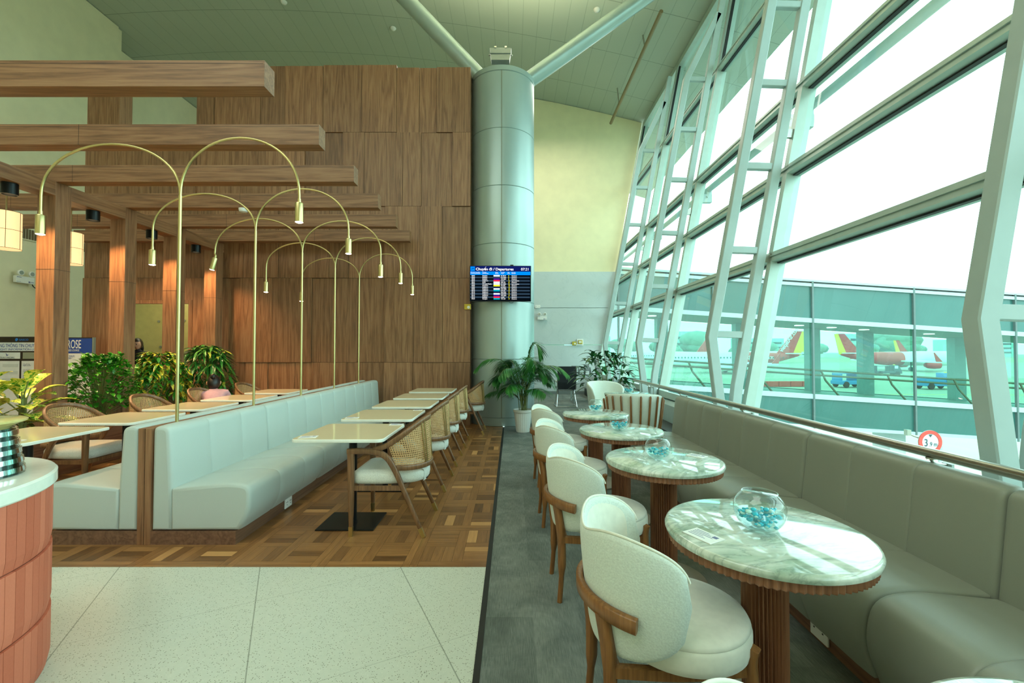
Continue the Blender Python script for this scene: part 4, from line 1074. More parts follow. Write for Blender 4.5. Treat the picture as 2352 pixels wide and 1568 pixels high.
obj('tile_cladding', m, 'coral', ct, True, attrs=True)
m = MB(); m.lathe([(0, 0), (RR - .004, 0), (RR - .004, .82), (0, .82)], 64, (cx_, cy_, 0)); obj('core', m, plain('coral_grout', S(150, 80, 60), .9), ct, True)
m = MB(); m.lathe([(0, .815), (RR + .02, .815), (RR + .026, .822), (RR + .026, .868), (RR + .018, .877), (0, .88)], 96, (cx_, cy_, 0)); obj('stone_top', m, plain('white_quartz', S(232, 232, 220), .08, 0, .03, 30), ct, True, smooth=40)
# jar stand with silver bands
jx, jy = -2.30, 1.88
t = thing('banded_glass_stand', 'clear glass stand with silver bands and amber top disc, on the coral counter', 'display stand', (jx, jy, .88))
def jr(z): return .158 - z * .15
m = MB(); m.lathe([(jr(z), z) for z in (.0, .05, .10, .15, .20)] + [(jr(.20) - .006, .20)] + [(jr(z) - .006, z) for z in (.18, .1, .006)] + [(0, .006)], 48); obj('glass_body', m, 'bowlglass', t, smooth=60)
m = MB()
for k in range(5):
    z = .010 + k * .040; m.lathe([(jr(z) + .003, z), (jr(z + .02) + .003, z + .02), (jr(z + .02) - .004, z + .02), (jr(z) - .004, z), (jr(z) + .003, z)], 48)
obj('silver_band', m, 'chrome', t, smooth=30)
m = MB(); m.lathe([(0, .198), (.11, .198), (.12, .21), (.160, .228), (.163, .236), (.155, .24), (0, .24)], 48)
n = NT('amber_disc'); n.bsdf(n.mix(n.noise(n.obj(), 14, 5, .6, 1.5), S(196, 170, 84), S(232, 220, 160)), .15); obj('amber_disc', m, n.m, t, smooth=40)

# ================================================================== departures screen
sx, sy = -.212, 8.02
t = thing('departures_screen', 'flight departures screen mounted in front of the round column', 'screen', (sx, sy, 2.64), rad(1.5))
Wd, Hd = 1.125, .655
m = MB(); m.rbox(-Wd / 2, Wd / 2, 0, .05, -Hd / 2, Hd / 2, .006); obj('housing', m, 'blackp', t)
def em(nm, c, s=1.0): M[nm] = emis(nm, c, s); return nm
em('scr_navy', S(14, 26, 92), .9); em('scr_blue', S(0, 130, 240), 1.0); em('scr_dark', S(6, 12, 18), .8); em('scr_slate', S(46, 66, 84), .9); em('scr_white', (1, 1, 1, 1), 1.0); em('scr_yel', S(250, 240, 40), 1.0)
for nm, c in (('scr_purple', S(60, 20, 130)), ('scr_red', S(224, 40, 70)), ('scr_teal', S(0, 150, 170)), ('scr_pale', S(214, 222, 236)), ('scr_dk2', S(10, 20, 60))): em(nm, c)
x0, x1 = -Wd / 2 + .012, Wd / 2 - .012; top = Hd / 2 - .010
def pane(x0, x1, z0, z1, mat, d=.001): mm = MB(); mm.add([(x0, -d, z0), (x1, -d, z0), (x1, -d, z1), (x0, -d, z1)], [(0, 1, 2, 3)]); return mm
mm = MB()
mats = ['scr_navy', 'scr_blue', 'scr_dark', 'scr_slate', 'scr_purple', 'scr_red', 'scr_teal', 'scr_pale', 'scr_yel', 'scr_dk2']
def q(x0, x1, z0, z1, mi, d): mm.add([(x0, -d, z0), (x1, -d, z0), (x1, -d, z1), (x0, -d, z1)], [(0, 1, 2, 3)], mi)
q(x0, x1, -Hd / 2 + .01, top, 2, .001); q(x0, x1, top - .100, top, 0, .0015); q(x0, x1, top - .163, top - .100, 1, .0015); q(x0 + .004, x0 + .084, top - .090, top - .010, 1, .002)
rh = (top - .163 + Hd / 2 - .03) / 15
logos = [7, 3, 4, 5, 7, 7, 8, 9, 7, 6, 9, 7, 4, 5, 6]
for k in range(15):
    z = top - .163 - k * rh
    if k % 2: q(x0, x1 - .01, z - rh + .002, z - .002, 3, .0015)
    q(x0 + .425, x0 + .540, z - rh + .002, z, logos[k], .0022)
obj('display', mm, mats, t, fixn=False)
T_ = lambda x, z: frontal(x, -.003, z)
hd_ = text('heading', 'Chuyên đi / Departures', .066, 'scr_white', t, T_(x0 + .10, top - .078), bold=.0010, sx=1.08)
m = MB(); m.add([(x0 + .274, -.0035, top - .026), (x0 + .280, -.0035, top - .027), (x0 + .292, -.0035, top - .012), (x0 + .284, -.0035, top - .011)], [(0, 1, 2, 3)]); obj('heading_accent', m, 'scr_white', t)
text('clock', '07:21', .068, 'scr_white', t, T_(x1 - .175, top - .078), sx=1.0)
text('column_titles', 'KẾ HOẠCH  DỰ KIẾN\nSCHEDULE ESTIMATED', .017, 'scr_white', t, T_(x0 + .008, top - .122), lines=1.2); text('column_titles', 'NOI ĐẾN\nDESTINATION', .017, 'scr_white', t, T_(x0 + .222, top - .122), lines=1.2)
text('column_titles', 'HÃNG\nAIRLINE', .017, 'scr_white', t, T_(x0 + .455, top - .122), lines=1.2); text('column_titles', 'CHUYẾN\nFLIGHT', .017, 'scr_white', t, T_(x0 + .56, top - .122), lines=1.2); text('column_titles', 'CỬA\nGATE', .017, 'scr_white', t, T_(x0 + .68, top - .122), lines=1.2); text('column_titles', 'GHI CHÚ\nREMARKS', .017, 'scr_white', t, T_(x0 + .755, top - .122), lines=1.2)
tm = ['08:40', '08:40', '08:40', '08:45', '08:55', '09:00', '09:00', '09:05', '09:05', '09:10', '09:10', '09:10', '09:10', '09:15', '09:20']
ds = ['Bangkok', 'Bangkok', 'Bangkok', 'Singapore', 'Doha', 'Chengdu/Tianfu', 'Singapore', 'Singapore', 'Singapore', 'Singapore', 'Singapore', 'Singapore', 'Singapore', 'Bangkok', 'Shanghai']
fl = ['EK 8219', 'PG 4290', 'VN 3601', 'VJ 811', 'QR 975', '3U 3904', 'TR 329', 'BG 8027', 'NZ 5028', 'VN 651', 'SQ 5322', 'KQ 8437', 'VN 3623', 'VJ 801', 'VN 524']
gt_ = ['8', '8', '8', '13', '27', '22', '18', '18', '18', '17', '17', '17', '17', '9', '19']
rk = ['Check-in', 'Check-in', 'Check-in', 'Last check-in', 'Check-in', 'Last check-in'] + ['Check-in'] * 9
ls = rh / .030
for nm, arr, x, mt in (('times', tm, .025, 'scr_white'), ('destinations', ds, .222, 'scr_white'), ('flight_numbers', fl, .56, 'scr_white'), ('gates', gt_, .695, 'scr_yel'), ('remarks', rk, .755, 'scr_white')):
    for k, s_ in enumerate(arr): pass
    text(nm, '\n'.join(arr), .026, mt, t, T_(x0 + x, top - .163 - rh * .78), lines=rh / .026, bold=.0003)
m = MB(); s_ = .02
m.sweep([(x0 + .02, -.003, top - .062), (x0 + .074, -.003, top - .036)], V((0, 1, 0)), .001, .007); m.add([(x0 + .034, -.003, top - .030), (x0 + .040, -.003, top - .030), (x0 + .062, -.003, top - .044), (x0 + .050, -.003, top - .048)], [(0, 1, 2, 3)]); m.add([(x0 + .018, -.003, top - .048), (x0 + .022, -.003, top - .046), (x0 + .03, -.003, top - .057), (x0 + .02, -.003, top - .060)], [(0, 1, 2, 3)])
obj('plane_symbol', m, 'scr_dk2', t)
m = MB(); m.box(-.05, .05, .05, .18, -.05, .05); m.rbox(.18, .24, .0, .04, Hd / 2, Hd / 2 + .02, .006); obj('wall_mount', m, 'blackp', t)
m = MB(); m.tube([(.2 + .04 * math.cos(a), .03, -Hd / 2 + .0 - .03 * math.sin(a)) for a in [PI * k / 8 for k in range(9)]], .003, 6); obj('cable', m, 'blackp', t)
# small fixtures
def plate(x, y, z, w, h, mat, label, name='wall_plate', cat='wall plate', rz=0, sub=None):
    t = thing(name, label, cat, (x, y, z), rz); m = MB(); m.rbox(-w / 2, w / 2, -.012, 0, -h / 2, h / 2, .005); obj('plate', m, mat, t)
    if sub: sub(t)
    return t
def knob(t): m = MB(); m.lathe([(0, 0), (.028, 0), (.028, .012), (0, .012)], 20, (.02, -.012, -.01), axis=Matrix.Rotation(PI / 2, 3, 'X')); obj('dial', m, 'white', t)
plate(-.84, WY - .035, 2.24, .125, .105, 'gold', 'small gold-coloured control plate on the wooden wall below the departures screen', sub=knob)
plate(2.01, 14.2, 1.64, .14, .12, 'gold', 'small gold plate left of the pale round-cornered box on the stone wall', sub=knob)
def inner(t): m = MB(); m.rbox(-.07, .07, -.03, -.018, -.06, .06, .01); obj('inner_box', m, 'gold', t); m = MB(); m.rbox(-.045, .045, -.033, -.03, -.02, .03, .003); obj('screen', m, 'white', t)
plate(2.20, 14.2, 1.68, .21, .21, 'white', 'pale round-cornered control box with gold frame on the stone wall', sub=inner)
def slots(t):
    m = MB()
    for x in (-.05, .05): m.box(x - .012, x + .012, -.0135, -.0115, -.004, .004)
    obj('slots', m, 'blackp', t)
plate(.83, 14.2, 2.83, .17, .10, 'white', 'white double socket above the emergency light on the stone wall', 'wall_socket', 'socket', sub=slots)
def emergency(loc, rz, label, s=1.0):
    t = thing('emergency_light', label, 'emergency light', loc, rz, 'twin-head emergency lights'); t.scale = (s, s, s)
    m = MB(); m.rbox(-.16, .16, -.06, 0, -.065, .065, .006); obj('battery_box', m, 'white', t)
    for x in (-.09, .10):
        m = MB(); ax = Matrix.Rotation(PI / 2, 3, 'X'); m.lathe([(0, -.01), (.03, -.01), (.052, .02), (.055, .045), (.05, .05), (0, .046)], 24, (x, -.03, .125), axis=ax); m.tube([(x, -.03, .05), (x, -.03, .10)], .012, 8); h = obj('lamp_head', m, 'white', t, smooth=50)
        m = MB(); m.lathe([(0, .051), (.038, .051), (.038, .048), (0, .048)], 20, (x, -.03, .125), axis=ax); obj('lens', m, plain('lens_grey', S(170, 176, 170), .1, .5), h)
    m = MB(); m.box(-.15, -.07, -.062, -.06, .035, .045); m.box(-.15, -.08, -.062, -.06, -.045, -.04); m.box(.05, .08, -.062, -.06, -.05, -.02)
    for k in range(3): m.box(.09 + k * .02, .1 + k * .02, -.062, -.06, -.045, -.025)
    obj('marking', m, 'ink', t)
    return t
emergency((.97, 14.2, 2.46), 0, 'white twin-head emergency light high on the stone wall right of the column', .95)
e = emergency((-10.74, 9.62, 2.96), rad(90), 'white twin-head emergency light on the cream left wall above the information boards', 1.15)
m = MB(); m.tube(spline([(.14, -.03, -.05), (.16, -.03, -.10), (.22, -.02, -.13), (.3, -.01, -.13)], 5), .008, 8); obj('cable', m, 'blackp', e, smooth=60)
m = MB()
m.box(-10.79, -10.775, 8.6, 11.8, 3.86, 4.14)
gr = tag(obj('air_grille', m, 'creamd'), 'long slatted air grille high on the cream left wall', 'vent')
mm = MB()
k = 8.64
while k < 11.78: mm.box(-10.775, -10.755, k, k + .028, 3.89, 4.11); k += .056
obj('slats', mm, plain('grille_dark', S(112, 92, 66), .6), gr)

# information boards
t = thing('flight_information_board', 'free-standing glass board with flight information sheets behind the nearest post', 'notice board', (-8.9, 7.98, 0), 0, None)
BX0, BX1, BY = -9.9, -8.42, 0.0
fx = lambda a: a + 8.9
fm = plain('bronze_frame', S(52, 38, 30), .3, .5)
m = MB(); m.rbox(fx(-10.4), fx(-8.40), 0, .04, .12, 1.665, .006); obj('panel', m, fm, t)
m = MB(); m.box(fx(-10.2), fx(-10.1), -.2, .24, 0, .03); m.box(fx(-8.7), fx(-8.6), -.2, .24, 0, .03); m.box(fx(-10.2), fx(-10.1), 0, .04, 0, .15); m.box(fx(-8.7), fx(-8.6), 0, .04, 0, .15); obj('foot', m, 'steel', t)
M['paper'] = plain('paper_white', S(222, 226, 226), .6); M['signblue'] = plain('sign_blue', S(20, 60, 150), .5)
m = MB(); m.box(fx(-10.38), fx(-8.42), -.004, 0, 1.405, 1.56); obj('header_strip', m, 'paper', t)
text('lettering', 'BẢNG THÔNG TIN CHUYẾN BAY', .092, 'signblue', t, frontal(fx(-9.37), -.006, 1.472), bold=0, sx=.66)
text('lettering', 'FLIGHT INFORMATION LIST', .052, 'signblue', t, frontal(fx(-9.35), -.006, 1.417), bold=0, sx=1.15)
m = MB(); 
m.add([V((fx(-8.985), -.006, 1.61)) + V((math.cos(a) * .028, 0, math.sin(a) * .03)) for a in [2 * PI * k / 14 for k in range(11)]], [tuple(range(11))]); obj('emblem', m, 'scr_blue' if False else plain('emblem_blue', S(30, 120, 210), .4), t)
text('lettering', 'SASCO', .045, plain('logo_blue', S(30, 110, 200), .4), t, frontal(fx(-8.94), -.006, 1.595), bold=.001, sx=1.2)
for a, b, z0, z1 in ((-9.6, -8.92, 1.265, 1.38), (-8.87, -8.45, 1.265, 1.38)):
    m = MB(); m.box(fx(a), fx(b), -.004, 0, z0, z1); obj('name_strip', m, 'paper' if a < -9 else 'steel', t)
text('lettering', 'CATHAY PACIFIC', .040, plain('dark_teal_ink', S(20, 70, 80), .5), t, frontal(fx(-9.34), -.006, 1.272), sx=1.05)
m = MB(); m.add([(fx(-9.18), -.006, 1.375), (fx(-9.17), -.006, 1.345), (fx(-9.145), -.006, 1.335), (fx(-9.115), -.006, 1.34), (fx(-9.14), -.006, 1.325), (fx(-9.165), -.006, 1.315), (fx(-9.165), -.006, 1.33)], [tuple(range(7))]); obj('emblem', m, 'signblue', t)
for a, b in ((-9.6, -8.93), (-8.89, -8.45)):
    m = MB(); m.box(fx(a), fx(b), -.004, 0, .25, 1.225); obj('sheet', m, 'paper', t)
    text('lettering', 'Chuyến bay\nFlight number\n\n\nCửa chuyển sang\nGate change to\n\n\nGiờ bay mới\nNew estimated\nTime of departure\n\nLý do\nReason', .026, 'ink', t, frontal(fx(a) + (.03 if b > -8.5 else .03), -.006, 1.16), lines=1.0)
    if b < -8.5:
        m = MB()
        for k in range(4): m.box(fx(b) - .30, fx(b) - .02, -.006, -.004, 1.115 - k * .13, 1.17 - k * .13)
        obj('blank_field', m, plain('pale_field', S(200, 206, 204), .6), t)
t = thing('lounge_sign', 'blue and white ROSE business lounge sign behind the round green bush', 'sign', (-8.0, 7.9, 0))
m = MB(); m.rbox(-.38, .475, 0, .035, .12, 1.65, .004); obj('panel', m, fm, t); m = MB(); m.box(-.38, .455, -.004, 0, 1.365, 1.632); obj('blue_field', m, 'signblue', t)
m = MB(); m.box(-.38, .455, -.004, 0, .2, 1.362); obj('white_field', m, 'paper', t); m = MB(); m.box(.468, .484, -.01, .04, .1, 1.65); obj('edge_trim', m, 'steel', t)
m = MB(); m.box(-.1, 0, -.2, .2, 0, .03); m.box(-.1, 0, 0, .035, 0, .14); obj('foot', m, 'steel', t)
text('lettering', 'ROSE', .215, 'paper', t, frontal(.01, -.007, 1.455), bold=.001, sx=.50)
text('lettering', 'BUSINESS LOUNGE', .052, 'paper', t, frontal(-.04, -.007, 1.40), sx=.62)
text('lettering', 'ẨM THỰC\nFOOD', .04, 'signblue', t, frontal(-.02, -.007, 1.30), lines=.9)

# ================================================================== office chair and desk by the far wall
t = thing('office_chair', 'black mesh office chair on a chrome sled frame near the stone wall', 'chair', (1.36, 11.2, 0), rad(0))
mesh_ = plain('black_mesh', S(30, 34, 38), .6, 0, .3, 200)
m = MB(); m.sweep([(0, -.20, .46), (0, -.27, .62), (0, -.33, 1.02)], V((1, 0, 0)), .44, .012); obj('mesh_back', m, mesh_, t)
m = MB(); m.sweep([(0, -.20, .45), (0, .25, .47)], V((1, 0, 0)), .44, .03); obj('seat', m, mesh_, t)
for s in (-1, 1):
    m = MB(); m.tube(spline([(s * .23, -.33, 1.0), (s * .23, -.25, .60), (s * .23, -.18, .44), (s * .23, .22, .44)], 4), .012, 8)
    m.tube([(s * .2, -.05, .42), (s * .25, -.28, .02), (s * .25, .28, .02), (s * .2, .1, .42)], .012, 8); m.tube([(s * .23, -.26, .62), (s * .28, -.2, .66), (s * .28, .1, .66), (s * .24, .16, .45)], .014, 8); obj('side_frame', m, 'chrome', t, smooth=60)
m = MB(); m.tube([(-.25, -.28, .02), (.25, -.28, .02)], .012, 8); m.tube([(-.2, -.05, .40), (.2, -.05, .40)], .014, 8); obj('crossbar', m, 'chrome', t, smooth=60)
t = thing('white_desk', 'small white desk with pale panels behind the dark green potted plant', 'desk', (2.0, 12.2, 0))
m = MB(); m.rbox(-.35, .45, -.3, .3, .70, .73, .005); obj('top', m, 'white_steel', t)
for x, y in ((-.32, -.27), (.42, -.27), (-.32, .27), (.42, .27)): m = MB(); m.box(x - .02, x + .02, y - .02, y + .02, 0, .70); obj('leg', m, 'white_steel', t)
for k, (x, h, lb_) in enumerate(((-.28, .26, 'leftmost'), (-.10, .24, 'second from left'), (.06, .30, 'third from left'), (.22, .22, 'fourth from left'), (.38, .25, 'rightmost'))):
    t = thing('file_holder', '%s of the pale stand-up holders on the white desk' % lb_, 'holder', (2.0 + x, 12.15, .73), 0, 'holders on the desk')
    m = MB(); m.prism([(-.12, 0), (.12, 0), (.12, h), (-.04, h), (-.12, h * .5)], 'X', -.06, .06); obj('shell', m, 'white_steel' if k % 2 else plain('grey_box%d' % k, S(120, 130, 132), .5), t)
    m = MB(); m.box(-.045, .045, -.123, -.12, h * .1, h * .4); obj('slip', m, 'paper', t)

# ================================================================== people
def skin_body(name, verts, edges, radii, mat, parent, root=0, sub=2):
    me = bpy.data.meshes.new(name); me.from_pydata([tuple(v) for v in verts], edges, []); me.materials.append(mat)
    o = bpy.data.objects.new(name, me); C.objects.link(o); o.parent = parent
    md = o.modifiers.new('skin', 'SKIN'); md.use_smooth_shade = True
    for i, r in enumerate(radii): me.skin_vertices[0].data[i].radius = (r, r) if not isinstance(r, tuple) else r
    me.skin_vertices[0].data[root].use_root = True
    s = o.modifiers.new('sub', 'SUBSURF'); s.levels = sub; s.render_levels = sub
    return o
M['skin'] = plain('skin', S(206, 156, 124), .5, 0, .04); M['hair'] = plain('dark_hair', S(24, 18, 16), .4, 0, .3, 120)
def head(t, at, face, hairstyle):
    """at = head centre; face = Euler z angle where local -y is the face"""
    A = Matrix.Translation(at) @ face
    bm = bmesh.new(); bmesh.ops.create_uvsphere(bm, u_segments=24, v_segments=16, radius=1)
    for v in bm.verts:
        x, y, z = v.co; w = .075 * (1 - .22 * max(0, -z)); d = .095; h = .115
        yy = y * d; 
        if y < -.5 and z < -.5: yy -= .006
        v.co = V((x * w, yy, z * h))
        if y < -.85 and -.35 < z < .15 and abs(x) < .2: v.co.y -= .018
        if y < -.8 and .15 < z < .35 and abs(x) > .2: v.co.y += .006
    m = MB(); m.bm(bm, A); 
    for s in (-1, 1): m.sphere(A @ V((s * .073, .01, -.005)), .022, 10, 0, (.4, 1, 1.4))
    obj('head', m, 'skin', t, smooth=180)
    m = MB()
    for s in (-1, 1): m.sphere(A @ V((s * .028, -.086, .01)), .010, 8, 0)
    for s in (-1, 1): m.tube([A @ V((s * .014, -.094, .032)), A @ V((s * .042, -.086, .034))], .003, 5)
    obj('eye', m, 'hair', t, smooth=60)
    m = MB(); m.tube([A @ V((-.022, -.088, -.058)), A @ V((0, -.094, -.056)), A @ V((.022, -.088, -.058))], .005, 6); obj('mouth', m, plain('lips_' + hairstyle, S(170, 84, 80), .5), t)
    bm = bmesh.new(); bmesh.ops.create_uvsphere(bm, u_segments=28, v_segments=18, radius=1)
    dl = [v for v in bm.verts if v.co.y < -.35 and v.co.z < .38]
    bmesh.ops.delete(bm, geom=dl, context='VERTS')
    for v in bm.verts: v.co = V((v.co.x * .084, v.co.y * .104 + .004, v.co.z * .123 + .006))
    m = MB(); m.bm(bm, A)
    if hairstyle == 'bun': m.sphere(A @ V((.0, .115, .045)), .042, 14, 0, (1, .9, 1)); m.sphere(A @ V((0, .10, .03)), .03, 10)
    else: m.tube([A @ V((0, .08, -.03)), A @ V((0, .11, -.12)), A @ V((0, .10, -.22))], [.05, .035, .012], 10)
    obj('hair', m, 'hair', t, smooth=180)
def person_seated(loc, label):
    t = thing('person', label, 'person', loc, rad(125))
    # facing +x, leaning forward over the lap
    Vt = [(0, 0, .55), (.05, 0, .66), (.14, 0, .76), (.19, 0, .82), (.215, 0, .865),          # pelvis..neck
          (.14, .15, .78), (.17, .21, .66), (.30, .16, .62),                                  # L arm
          (.14, -.15, .78), (.17, -.21, .66), (.30, -.16, .62),
          (.05, .10, .53), (.42, .10, .53), (.44, .10, .10), (.05, -.10, .53), (.42, -.10, .53), (.44, -.10, .10)]
    E_ = [(0, 1), (1, 2), (2, 3), (3, 4), (2, 5), (5, 6), (6, 7), (2, 8), (8, 9), (9, 10), (0, 11), (11, 12), (12, 13), (0, 14), (14, 15), (15, 16)]
    Rr = [.13, .125, .12, .055, .045, .06, .045, .035, .06, .045, .035, .085, .065, .045, .085, .065, .045]
    skin_body('body', Vt, E_, Rr, M['pinktop'], t)
    head(t, V((.23, 0, .93)), Matrix.Rotation(rad(80), 4, 'Z') @ Matrix.Rotation(rad(32), 4, 'X'), 'bun')
    for s in (-1, 1):
        m = MB(); m.rbox(.40, .64, s * .10 - .045, s * .10 + .045, 0, .07, .02); obj('shoe', m, 'blackp', t)
        h = V((.30, s * .155, .62)); m = MB(); m.sphere(h + V((.03, 0, 0)), .035, 12, 0, (1.2, .9, .5))
        for k in range(4): y = -.024 + .016 * k; m.tube([h + V((.05, y, .0)), h + V((.085, y * .9, -.004)), h + V((.105, y * .8, -.022 - .003 * (k == 3)))], [.0085, .0075, .006], 8)
        m.tube([h + V((.02, -s * .03, 0)), h + V((.05, -s * .05, -.01)), h + V((.075, -s * .048, -.02))], [.010, .009, .007], 8); obj('hand', m, 'skin', t, smooth=60)
    return t
M['pinktop'] = plain('mauve_cloth', S(196, 150, 158), .85, 0, .06, 30); M['darkcloth'] = plain('dark_cloth', S(28, 28, 34), .85)
person_seated((-4.34, 6.42, 0), 'seated person with dark hair in a bun and mauve top, leaning forward beside the plants')
def person_standing(loc, label):
    t = thing('person', label, 'person', loc, rad(10))
    Vt = [(0, 0, .92), (0, 0, 1.10), (0, 0, 1.30), (0, 0, 1.40), (0, 0, 1.46), (.16, 0, 1.34), (.20, .02, 1.08), (.20, -.05, .86), (-.16, 0, 1.34), (-.20, .02, 1.08), (-.20, -.05, .86), (.09, 0, .86), (.10, -.01, .48), (.11, 0, .07), (-.09, 0, .86), (-.10, -.01, .48), (-.11, 0, .07)]
    E_ = [(0, 1), (1, 2), (2, 3), (3, 4), (2, 5), (5, 6), (6, 7), (2, 8), (8, 9), (9, 10), (0, 11), (11, 12), (12, 13), (0, 14), (14, 15), (15, 16)]
    Rr = [.13, .12, .125, .055, .05, .06, .045, .03, .06, .045, .03, .09, .065, .045, .09, .065, .045]
    skin_body('body', Vt, E_, Rr, M['darkcloth'], t); head(t, V((0, -.02, 1.545)), Matrix.Rotation(rad(14), 4, 'X'), 'long')
    for s in (-1, 1):
        m = MB(); m.rbox(s * .11 - .045, s * .11 + .045, -.17, .08, 0, .07, .02); obj('shoe', m, 'blackp', t)
        h = V((s * .20, -.05, .82)); m = MB(); m.sphere(h + V((0, 0, -.03)), .035, 12, 0, (.5, .9, 1.2))
        for k in range(4): y = -.024 + .016 * k; m.tube([h + V((0, y, -.06)), h + V((0, y - .004, -.095)), h + V((-s * .01, y - .008, -.118))], [.0085, .0075, .006], 8)
        m.tube([h + V((0, -.03, -.02)), h + V((-s * .01, -.05, -.05)), h + V((-s * .01, -.05, -.075))], [.010, .009, .007], 8); obj('hand', m, 'skin', t, smooth=60)
person_standing((-7.75, 9.12, 0), 'dark-haired person in dark clothes standing beyond the doorway in the wooden wall')
# ================================================================== outside
GZ = -4.4
n = NT('apron_concrete'); v = n.obj(); f = n.noise(v, .04, 5, .6); f2 = n.noise(n.obj(scale=(.3, 2, 1)), .15, 4)
n.bsdf(n.mix(n.math('ADD', n.math('MULTIPLY', f, .6), n.math('MULTIPLY', f2, .4)), S(126, 128, 112), S(152, 152, 134)), .85); M['apron'] = n.m
m = MB(); m.add([(2.96, -60, GZ), (700, -60, GZ), (700, 900, GZ), (-60, 900, GZ), (-60, 20.5, GZ), (2.96, 20.5, GZ)], [(0, 1, 2, 3, 4, 5)]); struct('apron_ground', m, 'apron')
M['yel'] = plain('yellow_paint', S(226, 200, 70), .7)
for i, (a, b) in enumerate((((14, 17.5), (40, 17.2)), ((13, 20), (44, 19)), ((10, 60), (90, 56)))):
    m = MB(); m.sweep([(a[0], a[1], GZ + .01), (b[0], b[1], GZ + .01)], V((0, 1, 0)), .15, .01)
    tag(obj('apron_marking', m, 'yel'), ['yellow line on the apron nearest the glass corridor', 'second yellow line on the apron under the corridor', 'far yellow line across the apron seen through the corridor'][i], 'road marking', 'yellow apron lines')
# grass strip and trees on the horizon
m = MB(); m.add([(-60, 215, GZ + .02), (700, 200, GZ + .02), (700, 300, GZ + .02), (-60, 320, GZ + .02)], [(0, 1, 2, 3)]); struct('grass_field', m, plain('far_grass', S(140, 168, 110), .9, 0, .15, .05))
# glazed link corridor (jet bridge), slightly sloping down to the right
BY = 15.6; sl = -.0655
t = thing('glass_corridor', 'glazed boarding corridor with white bands outside the windows', 'corridor', (10, BY, 0))
def zz(py_left, x): # line through pixel height at px 1774
    return 1.42 + (804 - py_left) / F * BY + sl * (x - (1774 - 1176) / F * BY)
XA, XB = 1.2, 24.0
def band(py0, py1, y0, y1, mat, name, lab=None):
    m = MB(); vs = []
    for y in (y0, y1):
        for x in (XA, XB): vs += [(x, y, zz(py0, x)), (x, y, zz(py1, x))]
    m.add(vs, [(0, 2, 3, 1), (4, 5, 7, 6), (0, 4, 6, 2), (1, 3, 7, 5), (0, 1, 5, 4), (2, 6, 7, 3)]); return obj(name, m, mat, t, True)
band(636, 641, BY - .08, BY, 'white_steel', 'coping'); band(645, 652, BY - .08, BY, 'white_steel', 'white_band'); band(641, 645, BY - .04, BY, 'blackp', 'joint_line')
band(725, 735, BY - .07, BY, 'white_steel', 'white_band'); band(898, 909, BY - .07, BY, 'white_steel', 'white_band'); band(969, 976, BY - .07, BY, 'white_steel', 'white_band')
band(652, 725, BY - .01, BY, 'panelfrit', 'spandrel_glass'); band(909, 969, BY - .01, BY, 'panelfrit', 'spandrel_glass')
band(638, 728, BY + 2.9, BY + 3.0, 'panelfrit', 'rear_spandrel'); band(897, 972, BY + 2.9, BY + 3.0, 'panelfrit', 'rear_spandrel')
m = MB(); m.add([(XA, BY - .005, zz(735, XA)), (XB, BY - .005, zz(735, XB)), (XB, BY - .005, zz(898, XB)), (XA, BY - .005, zz(898, XA))], [(0, 1, 2, 3)]); obj('front_glass', m, 'bridgeglass', t, True)
m = MB(); m.add([(XA, BY + 2.95, zz(735, XA)), (XB, BY + 2.95, zz(735, XB)), (XB, BY + 2.95, zz(898, XB)), (XA, BY + 2.95, zz(898, XA))], [(0, 1, 2, 3)]); obj('rear_glass', m, 'bridgeglass', t, True)
band(734, 727, BY, BY + 2.9, plain('corridor_ceiling', S(120, 150, 140), .6), 'corridor_ceiling'); band(905, 899, BY, BY + 2.9, plain('corridor_floor', S(110, 130, 120), .6), 'corridor_floor'); band(641, 635, BY, BY + 3, 'white_steel', 'roof')
for px_ in (1420, 1637, 1865, 2097, 2329, 2561): 
    x = (px_ - 1176) / F * BY; m = MB(); m.box(x - .03, x + .03, BY - .09, BY - .01, zz(976, x), zz(640, x)); obj('mullion', m, plain('mullion_grey', S(96, 110, 108), .5) if px_ == 1420 else bpy.data.materials['mullion_grey'], t, True)
cm = plain('corridor_column', S(120, 150, 148), .5)
for px_ in (1520, 1868, 1990, 2200, 2420, 1700):
    x = (px_ - 1176) / F * (BY + 2.4) ; m = MB(); m.box(x - .22, x + .22, BY + 2.3, BY + 2.65, zz(905, x), zz(728, x)); obj('column', m, cm, t, True)
for px_ in (1500, 1840, 1915, 1990, 2140, 2290):
    x = (px_ - 1176) / F * (BY + 1.2); m = MB(); m.lathe([(0, -.02), (.16, -.02), (.16, 0), (0, 0)], 16, (x, BY + 1.3, zz(734, x) - .005)); obj('ceiling_light', m, emis('corr_light', (1, 1, .95, 1), 3) if px_ == 1500 else bpy.data.materials['corr_light'], t, True)
m = MB()
for dz in (.95, .78): m.tube([(XA, BY + .35, zz(905, XA) + dz), (XB, BY + .35, zz(905, XB) + dz)], .035, 8)
for k in range(8): x = 4 + k * 2.4; z = zz(905, x); m.tube([(x, BY + .35, z + .95), (x + .12, BY + .3, z + .6), (x + .55, BY + .2, z + .02)], .035, 6)
obj('handrail', m, plain('bronze_rail', S(112, 100, 78), .4, .4), t, True, smooth=60)
for x in (7.5, 14.5): m = MB(); m.box(x - .3, x + .3, BY + 1, BY + 1.8, GZ, zz(976, x)); obj('support_leg', m, 'white_steel', t, True)
